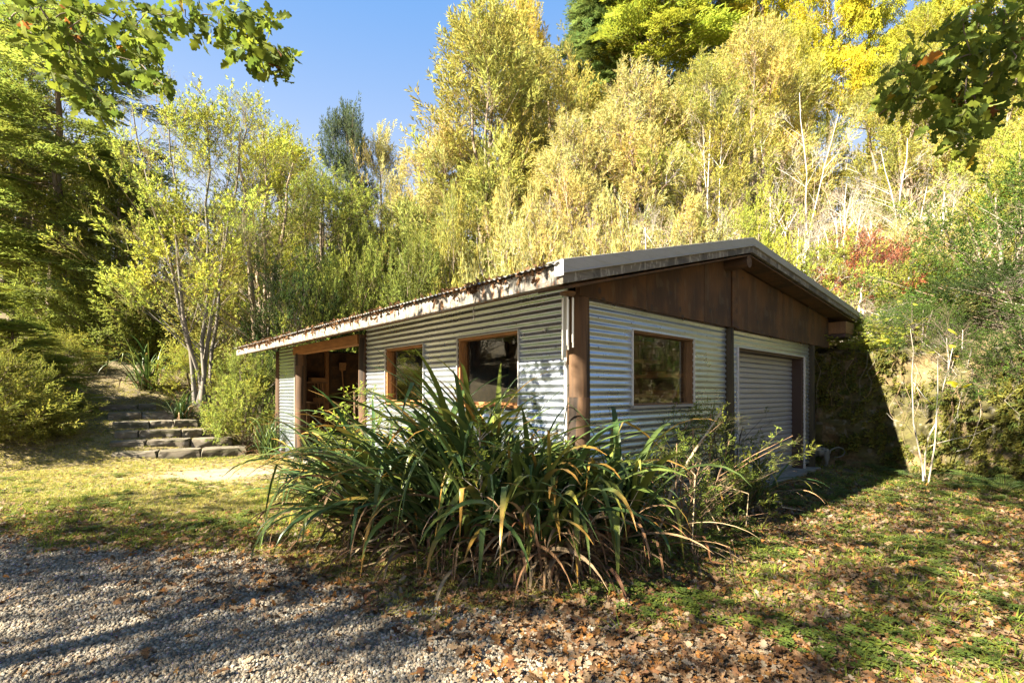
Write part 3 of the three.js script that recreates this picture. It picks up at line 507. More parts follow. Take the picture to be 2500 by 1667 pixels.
// shapes grown once; the trees of the clearing are placed from them at their own size, turn and colour
const SP = {
  kan: [kanukaSpray(1), kanukaSpray(2, 0.1), kanukaSpray(3, 0.05)], dry: [kanukaSpray(4, 0.06), kanukaSpray(5, 0.18), kanukaSpray(6, 0.1)],
  flat: [flatSpray(11), flatSpray(12, 0.4), flatSpray(13, 0.15)], fir: [flatSpray(14, 0.35), flatSpray(15, 0.5)], larch: [larchSpray(17), larchSpray(18)],
  broad: [broadSpray(20, 0.12, 0.052, 8, 7), broadSpray(21, 0.11, 0.046, 8, 7)], twiggy: [bareSpray(23, [1, 1.2, 0.8], [1.0, 0.8, 2.2], 3), broadSpray(25, 0.085, 0.032, 6, 4, [1.1, 0.9, 2.2]), bareSpray(24, [1, 1.2, 0.8], [1.3, 1.05, 3.2], 3)],
  small: [broadSpray(28, 0.07, 0.046, 9, 7), broadSpray(29, 0.065, 0.042, 9, 7)], bare: [bareSpray(30), bareSpray(31)],
  weed: [broadSpray(35, 0.16, 0.06, 5, 5), broadSpray(36, 0.13, 0.05, 6, 5)], fine: [kanukaSpray(60, 0, 0.09, 0.045), kanukaSpray(61, 0, 0.085, 0.04)],
  oak: [oakSpray(37, 14, true), oakSpray(38, 14, true)],
};
const kan = (seed, sprays, extra = {}) => growTree({ seed, h: 10, r: 0.10, R: 2.5, y0: 1.0, stems: [[0, 0, 1], [0.75, 0.35, 0.84], [-0.65, 0.5, 0.76], [0.1, -0.7, 0.8]], bend: 0.14, profile: (t) => Math.pow(Math.sin(Math.min(1, 0.2 + t * 0.82) * PI), 0.7) * (1.15 - 0.5 * t), inner: 0.2, rise: 1.0, sag: -0.04, clumps: 105, clumpR: 0.5, per: 8, tone: 0.2, flat: 0.9, outw: 0.55, upw: 0.95, spread: 0.4, size: 0.85, sprays, ...extra });
const coni = (seed, sprays, extra = {}) => growTree({ seed, h: 10, r: 0.11, R: 2.8, limbs: 0.16, y0: 0.8, profile: (t) => Math.pow(Math.max(0.03, 1.04 - t), 0.7) * (0.8 + 0.25 * Math.sin(t * 34)), inner: 0.15, rise: 0.1, sag: -0.05, clumps: 135, clumpR: 0.5, per: 8, tone: 0.22, flat: 0.3, outw: 1, upw: 0.05, spread: 0.4, size: 0.95, bend: 0.1, sprays, ...extra });
const bush = (seed, sprays, extra = {}) => growTree({ seed, h: 2, r: 0.03, R: 1.1, y0: 0.2, stems: [[0.35, 0, 1], [-0.35, 0.2, 0.9], [0, -0.4, 0.85], [0.1, 0.45, 0.8]], bend: 0.08, profile: (t) => Math.sqrt(Math.max(0.05, 1 - (1.5 * t - 0.55) ** 2)), inner: 0.25, rise: 1, sag: -0.05, clumps: 55, clumpR: 0.32, per: 8, tone: 0.2, flat: 0.9, outw: 0.6, upw: 0.6, spread: 0.7, size: 0.5, sprays, ...extra });
const PR = {
  kanA: kan(1, SP.kan), kanB: kan(2, SP.kan, { clumps: 135, profile: (t) => Math.pow(1.03 - t, 0.75) * Math.min(1, 0.55 + t * 2.6) }), kanC: kan(3, SP.dry, { clumps: 100 }), kanD: kan(4, SP.dry, { profile: (t) => Math.pow(Math.sin(Math.min(1, 0.12 + t * 0.9) * PI), 0.9) }),
  totara: coni(5, SP.flat, { clumps: 115, per: 8, y0: 1.5, profile: (t) => (t < 0.4 ? mix(0.5, 1, t / 0.4) : Math.pow(Math.max(0.03, 1 - (t - 0.4) / 0.62), 0.6)) * (0.8 + 0.25 * Math.sin(t * 31)) }), firA: coni(6, SP.fir, { clumps: 165, per: 8 }), young: coni(22, SP.flat, { h: 3, R: 1.6, r: 0.05, y0: 0.15, clumps: 60, per: 6, size: 0.6, clumpR: 0.3, upw: 0.2 }), larchA: coni(7, SP.larch, { upw: 0.1, clumps: 125 }), larchB: coni(8, SP.larch, { upw: 0.1, y0: 4.4, clumps: 80 }),
  broad: kan(9, SP.broad, { clumps: 100, y0: 2.5 }), tall: kan(10, [...SP.broad, SP.twiggy[0]], { r: 0.05, y0: 3.2, stems: [[0.1, 0, 1], [1.3, 0.4, 0.92], [-1.4, 0.3, 0.95], [0.7, -0.7, 0.85], [-0.6, 0.6, 0.9]], clumps: 110, clumpR: 0.45, size: 0.8, inner: 0.1 }),
  twiggy: kan(11, SP.twiggy, { y0: 2.2, stems: [[0, 0, 1], [1.2, 0.3, 0.95], [-1.2, 0.3, 0.9], [0.5, -0.6, 0.85]], clumps: 110, per: 6 }),
  bare: kan(12, SP.bare, { r: 0.036, y0: 3, bend: 0.3, clumps: 30, per: 3, size: 0.9 }), bareB: kan(13, SP.bare, { r: 0.034, y0: 3.4, bend: 0.4, clumps: 20, per: 3, size: 0.9, stems: [[0, 0, 1], [1.5, 0.3, 0.9], [-1.2, 0, 0.8]] }),
  bush: bush(14, SP.small), bushKan: bush(15, SP.dry), bushBare: bush(16, SP.bare, { clumps: 26, per: 4, size: 0.6 }), bushBroad: bush(17, SP.broad, { clumps: 60 }), bushFine: bush(18, SP.fine, { clumps: 70 }), wisp: bush(19, [...SP.weed, SP.twiggy[0], SP.fine[0]], { r: 0.016, clumps: 40, per: 4, size: 0.45, clumpR: 0.25 }), weed: bush(20, SP.weed, { r: 0.02, clumps: 12, per: 3, size: 0.8, clumpR: 0.3 }),
  sapling: bush(21, SP.weed, { r: 0.012, R: 0.25, stems: [[0.03, 0.02, 1]], y0: 1.15, clumps: 12, per: 3, size: 0.4, clumpR: 0.12 }),
};
function place(kindName, label, category, group, px, D, py, proto, R, leaf, bark = [0.19, 0.15, 0.11]) { const X = pxX(px, D), h = heightTo(X, D, py); return plantTree(kindName, label, category, group, X, D, proto, h, R, leaf, bark, px * 0.37 + D); }
const OLIVE = [0.30, 0.295, 0.070], STRAW = [0.42, 0.385, 0.135], GOLD = [0.44, 0.375, 0.07], GREEN = [0.16, 0.19, 0.038], BLUE = [0.075, 0.105, 0.05], LIME = [0.30, 0.325, 0.05], LIME2 = [0.22, 0.25, 0.045], LARCH = [0.44, 0.405, 0.028], LARCH2 = [0.34, 0.345, 0.034], FIR = [0.28, 0.31, 0.038], FIRD = [0.12, 0.17, 0.045], DARKG = [0.045, 0.075, 0.015], WHITE = [0.56, 0.50, 0.43], PINK = [0.36, 0.29, 0.24], RED = [0.26, 0.10, 0.05], TOT = [0.20, 0.235, 0.042];
// ---------------------------------------------------------------- trees round the clearing
place('conifer_tree', 'tall layered conifer standing beside the stone steps', 'tree', null, 125, 18, 15, PR.totara, 5.0, TOT, [0.13, 0.095, 0.065]);
place('conifer_tree', 'second layered conifer, behind the low bushes and the tall conifer', 'tree', null, -170, 20, -60, PR.totara, 4.6, [0.17, 0.19, 0.03], [0.13, 0.095, 0.065]);
place('kanuka_tree', 'olive feathery tree filling the gap behind the two layered conifers', 'tree', null, 40, 23, 60, PR.kanA, 4.2, OLIVE);
place('kanuka_tree', 'yellow green feathery tree between the layered conifer and the grey lichened tree', 'tree', null, 300, 19, 400, PR.kanC, 2.9, LIME2);
place('grey_stemmed_tree', 'grey lichened tree with pale forking trunk at the head of the stone steps', 'tree', null, 488, 14.4, 240, PR.tall, 2.7, LIME, [0.15, 0.135, 0.115]);
place('broadleaf_tree', 'twiggy thin-leaved tree between the grey lichened tree and the shed roof', 'tree', null, 640, 16, 310, PR.twiggy, 2.9, LIME2, [0.24, 0.19, 0.14]);
place('broadleaf_tree', 'bright lime crowned tree rising behind the twiggy thin-leaved tree', 'tree', null, 680, 20, 320, PR.broad, 3.0, [0.30, 0.31, 0.03]);
place('broadleaf_tree', 'dense mid green tree with lime top over the open end of the shed', 'tree', null, 790, 18, 410, PR.broad, 2.5, LIME2);
place('kanuka_tree', 'dark bluish spire of fine foliage against the sky', 'tree', null, 845, 22, 270, PR.kanB, 1.8, BLUE);
place('kanuka_tree', 'narrow pale gold feathery tree next to the dark bluish spire', 'tree', null, 925, 22.5, 310, PR.kanD, 1.7, STRAW);
place('kanuka_tree', 'short dark green tree behind the middle of the shed roof', 'tree', null, 985, 19, 490, PR.kanA, 1.9, GREEN);
place('kanuka_tree', 'dark green fine leaved tree behind the open bay', 'tree', null, 870, 17, 560, PR.kanA, 1.8, GREEN);
place('kanuka_tree', 'straw coloured feathery tree at the edge of the sky gap', 'tree', null, 1080, 20.5, 330, PR.kanB, 3.2, STRAW);
place('kanuka_tree', 'broad olive feathery tree behind the shed roof', 'tree', null, 1215, 18.5, 70, PR.kanB, 4.3, OLIVE);
place('poplar_tree', 'slim golden tree with a pointed tip, tallest beside the sky gap', 'tree', null, 1272, 27, 5, PR.kanB, 2.9, GOLD);
place('kanuka_tree', 'straw olive feathery tree below the golden pointed tree', 'tree', null, 1340, 21, 130, PR.kanA, 3.6, [0.34, 0.32, 0.08]);
place('kanuka_tree', 'pale brushy feathery tree above the front of the shed roof', 'tree', null, 1395, 16.5, 300, PR.kanC, 2.5, STRAW);
place('fir_tree', 'dark green fir tip standing against the sky', 'tree', null, 1445, 28, -20, PR.firA, 4.0, FIRD, [0.13, 0.1, 0.07]);
place('fir_tree', 'great yellow green fir towering over the shed gable', 'tree', null, 1600, 27, -300, PR.firA, 6.0, FIR, [0.13, 0.1, 0.07]);
place('fir_tree', 'fir half hidden behind the great yellow green fir', 'tree', null, 1500, 33, -120, PR.firA, 5.5, [0.20, 0.23, 0.04], [0.13, 0.1, 0.07]);
place('fir_tree', 'green fir with shaded limbs between the great fir and the larches', 'tree', null, 1760, 31, -260, PR.firA, 6.0, [0.22, 0.24, 0.035], [0.13, 0.1, 0.07]);
place('kanuka_tree', 'straw coloured brushy tree in front of the great fir', 'tree', null, 1545, 17.5, 190, PR.kanC, 3.2, STRAW);
place('kanuka_tree', 'olive yellow brushy tree directly over the roof ridge', 'tree', null, 1700, 17, 170, PR.kanC, 2.9, OLIVE);
place('kanuka_tree', 'tall pale gold plume beside the larches', 'tree', null, 1835, 19, 50, PR.kanC, 3.0, [0.42, 0.38, 0.11]);
[[1860, 27, -250, PR.larchA, 4.2, LARCH, 'golden larch whose limbs hang beside the great fir'], [2030, 24, -200, PR.larchB, 2.8, LARCH, 'golden larch with a pale bare lower trunk against blue sky'], [2130, 26, -220, PR.larchB, 2.8, LARCH2, 'golden larch with a reddish trunk and thin crown'], [2300, 23, -200, PR.larchA, 4.0, LARCH2, 'full golden larch behind the hanging oak branch'], [2500, 24, -150, PR.larchA, 4.0, LARCH, 'golden larch at the edge of the lime shrubs']].forEach(([px, D, py, pr, R, c, label], k) => place('larch_tree', label, 'tree', 'golden larches', px, D, py, pr, R, c, k === 1 ? [0.34, 0.29, 0.25] : [0.20, 0.15, 0.11]));
place('kanuka_tree', 'tall yellow green tree between two golden larches', 'tree', null, 2270, 21, 20, PR.kanA, 3.2, [0.33, 0.34, 0.045]);
place('kanuka_tree', 'straw green tree standing behind the pale gold plume', 'tree', null, 1925, 23, 60, PR.kanA, 2.6, [0.34, 0.33, 0.06]);
place('kanuka_tree', 'olive brushy tree between the larches and the bare pale tree', 'tree', null, 2190, 18, 150, PR.kanC, 2.8, OLIVE);
place('kanuka_tree', 'pale yellow feathery tree behind the dark leafy shrub', 'tree', null, 2400, 16, 90, PR.kanC, 3.2, [0.39, 0.37, 0.09]);
// bare pale trees and shrubs on the slope
[[1735, 15.5, 200, PR.bare, 1.5, 'leafless white forked tree over the roof ridge'], [1945, 15.5, 215, PR.bareB, 1.8, 'leafless white tree with two long arching limbs'], [2215, 13.5, 335, PR.bareB, 1.8, 'leafless pale tree spreading from one trunk below the oak branch'], [2330, 15, 420, PR.bare, 1.4, 'low leafless pale tree by the lime shrubs'], [1345, 15.2, 470, PR.bare, 1.2, 'small leafless pale tree behind the shed eave'], [2075, 14, 440, PR.bare, 1.2, 'leafless pale sapling thicket below the larches'], [1520, 15.5, 430, PR.bareB, 1.3, 'leafless pale tree in front of the straw brushy tree']].forEach(([px, D, py, pr, R, label]) => place('bare_tree', label, 'tree', 'leafless pale trees', px, D, py, pr, R, WHITE, [0.55, 0.51, 0.45]));
const under = [[1300, 14.5, 560, 'straw'], [1420, 14.8, 530, 'bare'], [1500, 14.2, 565, 'straw'], [1600, 14.6, 550, 'bare'], [1680, 14, 530, 'straw'], [1770, 14.3, 545, 'bare'], [1850, 13.6, 520, 'lime'], [1930, 13.2, 560, 'bare'], [1985, 13.8, 560, 'bare'], [1890, 14.6, 480, 'bare'], [2060, 14.8, 480, 'bare'], [2270, 13.4, 470, 'bare'], [2160, 13.2, 520, 'bare'], [2040, 12.8, 600, 'lime'], [2120, 12.6, 590, 'red'], [2180, 12.2, 640, 'bare'], [2250, 11.8, 640, 'lime'], [2310, 12.2, 590, 'straw'], [2070, 12.0, 690, 'bare'], [2150, 11.4, 740, 'bare'], [1010, 15.5, 590, 'green'], [900, 15.2, 640, 'twiggy'], [1120, 15.8, 550, 'olive'], [1215, 15.4, 550, 'straw'], [800, 14.6, 680, 'twiggy'], [710, 14.4, 640, 'dark'], [2390, 12.4, 560, 'bare'], [2480, 13, 470, 'lime'], [2230, 12.8, 560, 'straw'], [2330, 11.0, 760, 'straw'], [2080, 10.9, 790, 'lime']];
const UN = { straw: ['straw coloured brushy shrub on the slope behind the shed roof', 'straw shrubs on the slope', PR.bushKan, STRAW], bare: ['leafless pale twig shrub on the slope behind the shed', 'leafless shrubs on the slope', PR.bushBare, WHITE], lime: ['yellow green leafy shrub among pale twigs on the slope', 'yellow green shrubs on the slope', PR.bushBroad, LIME], red: ['reddish leaved shrub among pale twigs on the slope', null, PR.bushBroad, RED], green: ['dark green shrub behind the middle of the shed roof', null, PR.bushFine, GREEN], twiggy: ['twiggy sparse green shrub behind the shed roof', 'twiggy shrubs behind the roof', PR.bushBroad, LIME2], olive: ['olive feathery shrub behind the middle of the shed roof', null, PR.bushKan, OLIVE], dark: ['dense dark leaved shrub behind the open end of the shed', null, PR.bush, DARKG] };
under.forEach(([px, D, py, kind]) => { const [label, grp, pr, c] = UN[kind]; place('slope_shrub', label, 'shrub', grp, px, D, Math.min(py, 960 - 1189 * (land(pxX(px, D), D) - 0.7) / D), pr, 1.25, c, kind === 'bare' ? [0.5, 0.46, 0.4] : undefined); });
place('leafy_shrub', 'large dark green small-leaved shrub growing over the clay bank', 'shrub', null, 2455, 10.0, 450, PR.bush, 1.7, [0.07, 0.125, 0.016]);
place('leafy_shrub', 'second dark leaved shrub low on the clay bank', 'shrub', null, 2500, 9.2, 640, PR.bush, 1.3, DARKG);
place('leafy_shrub', 'lime green leafy shrub above the dark small-leaved shrub', 'shrub', null, 2490, 12.5, 350, PR.bushBroad, 1.6, LIME);
// bushes by the steps and the open end of the shed
plantTree('leafy_shrub', 'bright green leafy shrub between the stone steps and the shed', 'shrub', null, pxX(600, 12.5), 12.5, PR.bushBroad, 2.3, 1.0, LIME2, [0.16, 0.12, 0.09], 1);
plantTree('leafy_shrub', 'shaded leafy shrub against the end post of the shed', 'shrub', null, pxX(640, 13.0), 13.0, PR.bush, 2.3, 0.9, [0.10, 0.14, 0.03], [0.16, 0.12, 0.09], 2);
plantTree('leafy_shrub', 'yellow green shrub under the grey lichened tree', 'shrub', null, pxX(470, 15), 15, PR.bushBroad, 1.5, 0.9, LIME, [0.16, 0.12, 0.09], 3);
[[0, 13.2, 1.4, 1.2, 'broad fine leaved olive bush under the tall conifer'], [75, 10.7, 0.95, 0.9, 'rounded fine leaved bush beside the foot of the stone steps'], [-60, 10.3, 1.9, 1.3, 'fine leaved bush at the outer edge of the lawn'], [150, 15, 1.3, 1.0, 'fine leaved bush overhanging the top steps']].forEach(([px, D, h, R, label], k) => plantTree('small_leaved_bush', label, 'bush', 'low bushes under the conifer', pxX(px, D), D, PR.bushFine, h, R, [0.19, 0.20, 0.034], [0.16, 0.12, 0.09], k * 1.3));
[[300, 17.5, 700, 'fine leaved shrub up the slope behind the stone steps'], [390, 18.5, 690, 'fine leaved shrub up the slope under the grey lichened tree'], [200, 18, 640, 'fine leaved shrub up the slope behind the tall conifer'], [560, 17.5, 660, 'fine leaved shrub up the slope behind the bright green shrub']].forEach(([px, D, py, label], k) => place('slope_shrub', label, 'shrub', null, px, D, py, PR.bushFine, 1.7, [LIME2, OLIVE][k % 2]));
// dark growth and twigs over the bank
[[8.5, -2.0, 1.7, 0.8, 'bareB'], [8.1, -3.0, 1.5, 0.9, 'bush'], [7.7, -4.0, 1.8, 1.2, 'bush'], [8.9, -1.5, 1.3, 0.8, 'bush'], [7.4, -5.2, 2.0, 1.3, 'bush'], [7.2, -6.8, 2.4, 1.5, 'bush'], [8.4, -3.8, 2.4, 1.1, 'bareB'], [9.2, -0.6, 1.1, 0.8, 'bareB'], [9.0, 0.6, 1.0, 0.8, 'bareB']].forEach(([u, v, h, R, k], n) => { const X = wx(u, v), D = wd(u, v); plantTree('bank_shrub', k === 'bush' ? 'dark leaved shrub rooted in the clay bank' : 'leafless twiggy shrub rooted in the clay bank', 'shrub', k === 'bush' ? 'dark shrubs on the bank' : 'leafless shrubs on the bank', X, D, k === 'bush' ? PR.bush : PR.bushBare, h, R, k === 'bush' ? [0.07, 0.12, 0.018] : [0.30, 0.25, 0.2], k === 'bush' ? [0.12, 0.1, 0.08] : [0.3, 0.26, 0.22], n * 1.1, 0.25); });
// trees at the far side of the lawn, mirrored in the long wall windows
[[-36, 2], [-37, 7], [-36, 12], [-38, 17], [-36, -3], [-40, 22], [-42, 4.5], [-43, 9.5], [-43, 14.5], [-42, -0.5], [-45, 19]].forEach(([X, D], k) => plantTree('lawn_edge_tree', 'leafy tree closing the outer edge of the lawn', 'tree', 'trees at the outer edge of the lawn', X, D, [PR.kanA, PR.broad][k % 2], 10 + k % 3, k > 5 ? 5.4 : 4.2, [LIME2, GOLD, OLIVE][k % 3], [0.16, 0.12, 0.09], k));
[[20, 12.2, 2.2, 1.8, 'young conifer whose fronds reach the grass at the foot of the tall conifer'], [135, 12.3, 1.5, 1.0, 'small young conifer beside the stone steps'], [-70, 11.8, 3.4, 1.9, 'young conifer at the outer end of the low bushes']].forEach(([px, D, h, R, label], k) => plantTree('young_conifer', label, 'tree', null, pxX(px, D), D, PR.young, h, R, [0.24, 0.27, 0.035], [0.13, 0.095, 0.065], k * 2));
[[12.5, 6.6], [13.5, 9.2], [15.5, 11.5], [13.5, 4]].forEach(([X, D], k) => plantTree('added_mirror_tree', 'dark leafy tree added out of view to darken the gable window reflection', 'tree', 'unseen trees added for the gable window reflection', X, D, PR.broad, 3.6 + k % 2 * 0.5, 2.6, [0.08, 0.12, 0.02], [0.14, 0.11, 0.08], k * 2));  // unseen trees, added to darken what the gable window mirrors
// wood beyond, closing the view
[[-350, 24, 250], [-150, 26, 150], [120, 27, 330], [330, 28, 480], [520, 27, 500], [720, 28, 520], [900, 29, 560], [1030, 28, 500], [2600, 22, 150]].forEach(([px, D, py], k) => place('distant_tree', 'feathery tree in the wood beyond the clearing', 'tree', 'trees of the wood beyond', px, D, py, [PR.kanA, PR.kanC][k % 2], 3.6, [OLIVE, LIME2, STRAW][k % 3]));
// ---------------------------------------------------------------- oaks: trunks stand outside the picture, boughs reach in and shade the ground
const at3 = (px, py, D) => v3(pxX(px, D), 1.5 + (960 - py) * D / 1189, -D);
const inView = (p, m) => { const D = -p.z; return D > 0.2 && Math.abs(p.x) < 1.055 * D + m && p.y < 1.5 + 0.81 * D + m; };
const oakLeafGeo = []; for (let k = 0; k < 14; k++) { const g = new GB(), r = rng(900 + k); oakLeaf(g, v3(0, 0, 0), v3(1, 0, 0), v3(0, 0, 1), 1, vary(k % 3 === 2 ? OAKC[3 + (k % 9 > 5 ? 1 : k % 2 ? 2 : 0)] : OAKC[k % 3], r, 0.2), 0.15 + 0.3 * r(), 0.05 + 0.25 * r(), 0.15); oakLeafGeo.push(g.build()); }
const oakGreen = oakLeafGeo.filter((_, k) => k % 3 !== 2);
function oakTree(label, X, D, seed, lobes, clumps, twigs, D0, jit, root, leavesPer) {
  const g = thing('oak_tree', label, 'tree'), y0 = land(X, D); g.position.set(X, y0, -D); const r = rng(seed), wood = new GB(), o = v3(X, y0, -D), bark = [0.13, 0.11, 0.085];
  const fork = v3(0.3, 3.6, 0); wood.tube([v3(0, -0.2, 0), v3(0.05, 0.6, 0.05), v3(0.1, 2, 0), fork], [0.42, 0.31, 0.27, 0.25], bark, 10);
  const mats = SP.oak.map(() => []), cols = SP.oak.map(() => []);
  for (const [lx, ly, ld, rx, ry, rd, n] of lobes) {
    const c = v3(lx, ly, -ld).sub(o); wood.tube([fork, fork.clone().lerp(c, 0.5).add(v3((r() - 0.5) * 1.2, 0.7, (r() - 0.5) * 1.2)), c], [0.07, 0.045, 0.02], bark, 6);
    for (let k = 0; k < n; k++) {
      const q = rdir(r).multiplyScalar(Math.cbrt(r())); const p = v3(lx + q.x * rx, ly + q.y * ry, -ld + q.z * rd); if (inView(p, 1.9)) continue;
      const lp = p.clone().sub(o); wood.tube([c.clone().lerp(lp, 0.15), c.clone().lerp(lp, 0.6).add(v3(0, 0.15, 0)), lp], [0.02, 0.012, 0.005], bark, 4);
      for (let j = 0; j < clumps; j++) { const w = Math.floor(r() * 2), pos = lp.clone().addScaledVector(rdir(r), 0.95 * Math.cbrt(r())), d = rdir(r).add(v3(0, -0.1, 0)).normalize(); mats[w].push(basis(pos, d, v3(0, 1, 0).addScaledVector(rdir(r), 0.4), 0.8 + 0.5 * r())); const k2 = 0.8 + 0.4 * r(); cols[w].push([k2, k2, k2]); }
    }
  }
  // the boughs that reach into the picture, leaf by leaf
  const pts = twigs.map(([a, b]) => ({ p: at3(a, b, D0 + (r() - 0.5) * jit).sub(o) })), start = root.clone().sub(o); const done = [{ p: start, d: 0 }];
  wood.tube([fork, fork.clone().lerp(start, 0.5).add(v3(0, 0.6, 0)), start], [0.16, 0.08, 0.03], bark, 6);
  pts.sort((a, b) => a.p.distanceTo(start) - b.p.distanceTo(start));
  for (const q of pts) { let best = done[0], bd = 1e9; for (const e of done) { const d = e.p.distanceTo(q.p) + e.d * 0.25; if (d < bd) { bd = d; best = e; } } q.d = best.d + best.p.distanceTo(q.p); const m = best.p.clone().lerp(q.p, 0.5).addScaledVector(rdir(r), 0.03); wood.tube([best.p, m, q.p], [clamp(0.012 - q.d * 0.002, 0.0035, 0.02), clamp(0.010 - q.d * 0.002, 0.003, 0.02), 0.0025], [0.12, 0.095, 0.07], 5); done.push(q); }
  part('trunk', wood.build(), M.bark, g);
  part('crown', mergeSprays(SP.oak, mats, cols), M.leaf, g);
  let made = 0; const restM = oakGreen.map(() => []);
  for (const q of pts) { const warm = r() < 0.34; for (let j = 0; j < leavesPer; j++) {
    const d = rdir(r).multiplyScalar(0.9).add(v3(0.1, -0.55, 0.05)).normalize(), mt = basis(q.p.clone().addScaledVector(rdir(r), 0.075), d, rdir(r), 0.10 + 0.06 * r());
    if (j >= 5 || made >= 295) { restM[j % oakGreen.length].push(mt); continue; }
    made++; const m = part('leaf', (warm ? oakLeafGeo : oakGreen)[Math.floor(r() * (warm ? oakLeafGeo : oakGreen).length)], M.leaf, g);
    m.applyMatrix4(mt);
  } }
  { const m = part('leaves', mergeSprays(oakGreen, restM, restM.map((l) => l.map(() => [1, 1, 1]))), M.leaf, g); m.userData.kind = 'stuff'; }
  return g;
}
const leftTw = [[60, 120], [150, 60], [250, 40], [300, 150], [220, 230], [380, 60], [400, 200], [350, 300], [500, 60], [520, 170], [480, 280], [600, 80], [640, 220], [560, 330], [420, 400], [480, 480], [390, 520], [520, 600], [600, 650], [680, 690], [720, 120], [740, 260], [700, 360], [640, 430], [820, 60], [850, 180], [820, 300], [900, 260], [890, 400], [960, 420], [980, 500], [1040, 540], [930, 80], [980, 170], [1040, 60], [1100, 130], [1180, 60], [1230, 150], [1290, 90], [1420, 40], [1480, 110], [1400, 190], [1560, 60], [1640, 100], [1690, 110], [1470, 270], [1520, 320], [1580, 260], [1640, 300], [1690, 240], [1720, 330], [1740, 400], [1800, 340], [1790, 440], [1660, 370]].map(([a, b]) => [a / 2.613, b / 2.613]);
const rightTw = [[1400, 60], [1500, 30], [1600, 60], [1690, 40], [1450, 150], [1560, 150], [1650, 160], [1350, 100], [1280, 290], [1080, 330], [1030, 380], [1200, 330], [1180, 400], [960, 440], [1040, 480], [1120, 450], [870, 600], [920, 580], [980, 560], [1080, 590], [1130, 540], [1230, 480], [1300, 400], [1400, 320], [1380, 420], [1480, 260], [1560, 280], [1640, 300], [1450, 480], [1540, 420], [1640, 400], [1350, 520], [1420, 570], [1300, 580], [1500, 560], [1600, 520], [1680, 480], [1300, 680], [1250, 740], [1380, 680], [1480, 640], [1560, 620], [1340, 780], [1420, 760], [1370, 850], [1290, 720]].map(([a, b]) => [1800 + a / 2.45, b / 2.45]);
oakTree('oak with green and rusty lobed leaves hanging over the lawn by the tall conifer', -9.5, -1.8, 301, [[-11.6, 7.3, -0.4, 2.0, 1.0, 1.0, 16], [-9.0, 7.3, -0.6, 1.6, 0.9, 0.7, 11], [-13.3, 7.3, 1.4, 1.8, 0.9, 1.2, 7], [-7.6, 7.3, -0.6, 1.2, 0.9, 0.6, 8], [-11.0, 7.3, -2.3, 1.6, 0.9, 0.6, 6]], 14, leftTw, 3.9, 0.7, v3(-5.2, 5.0, -2.9), 13);
oakTree('oak with dark lobed leaves hanging over the shed end of the bank', 1.5, -3.5, 302, [[-5.8, 7.2, -1.5, 1.2, 0.9, 1.1, 6], [-3.2, 7.4, 0.6, 2.4, 1.2, 1.8, 12], [1.3, 7.2, 3.9, 2.2, 1.1, 1.5, 16], [0.2, 6.6, 1.7, 1.6, 0.9, 1.0, 8], [-1.5, 7.6, -1.2, 1.8, 1.0, 1.0, 5]], 14, rightTw, 3.5, 0.6, v3(4.4, 4.9, -2.4), 12);

// ---------------------------------------------------------------- flax
function bladeGeo(az, lean, len, wid, bend, kinkAt, kink, cols, r, y0 = 0, tw = 0.3) {
  const n = 13, g = new GB(), out = v3(Math.cos(az), 0, Math.sin(az)), p = v3(0, y0, 0); let th = lean, a2 = az; const rows = [];
  for (let k = 0; k <= n; k++) {
    const t = k / n, dir = v3(Math.cos(a2) * Math.sin(th), Math.cos(th), Math.sin(a2) * Math.sin(th)), sd = v3(-Math.sin(a2), 0, Math.cos(a2)).applyAxisAngle(dir, tw * t * 2), nn = v3().crossVectors(sd, dir);
    const w = wid * (0.55 + 0.45 * sstep(t, 0, 0.25)) * Math.pow(Math.max(0.02, 1 - Math.pow(t, 2.6)), 0.8) / 2, fold = 0.55 * (1 - t * 0.6);
    const cc = cols(t), m = g.v(p, cc.map((x) => x * 1.15)), l = g.v(p.clone().addScaledVector(sd, w).addScaledVector(nn, w * fold), cc), q = g.v(p.clone().addScaledVector(sd, -w).addScaledVector(nn, w * fold), cc); rows.push([l, m, q]);
    if (k) { const [a, b, c] = rows[k - 1]; g.tri(a, b, m); g.tri(a, m, l); g.tri(b, c, q); g.tri(b, q, m); }
    p.addScaledVector(dir, len / n); if (p.y < 0.015 + y0 * 0) p.y = 0.015;
    th += bend * Math.pow(t, 1.3) * 2 / n; if (kinkAt && k === Math.round(kinkAt * n)) th += kink; if (p.y < 0.05 && th > 1.6) th = 1.6; th = Math.min(th, 2.95); a2 += (r() - 0.5) * 0.06;
  }
  return g.build();
}
const FG = [[0.034, 0.066, 0.017], [0.046, 0.084, 0.022], [0.064, 0.10, 0.024], [0.095, 0.125, 0.022]], FD = [[0.19, 0.125, 0.065], [0.26, 0.185, 0.10], [0.14, 0.078, 0.035], [0.12, 0.058, 0.024]];
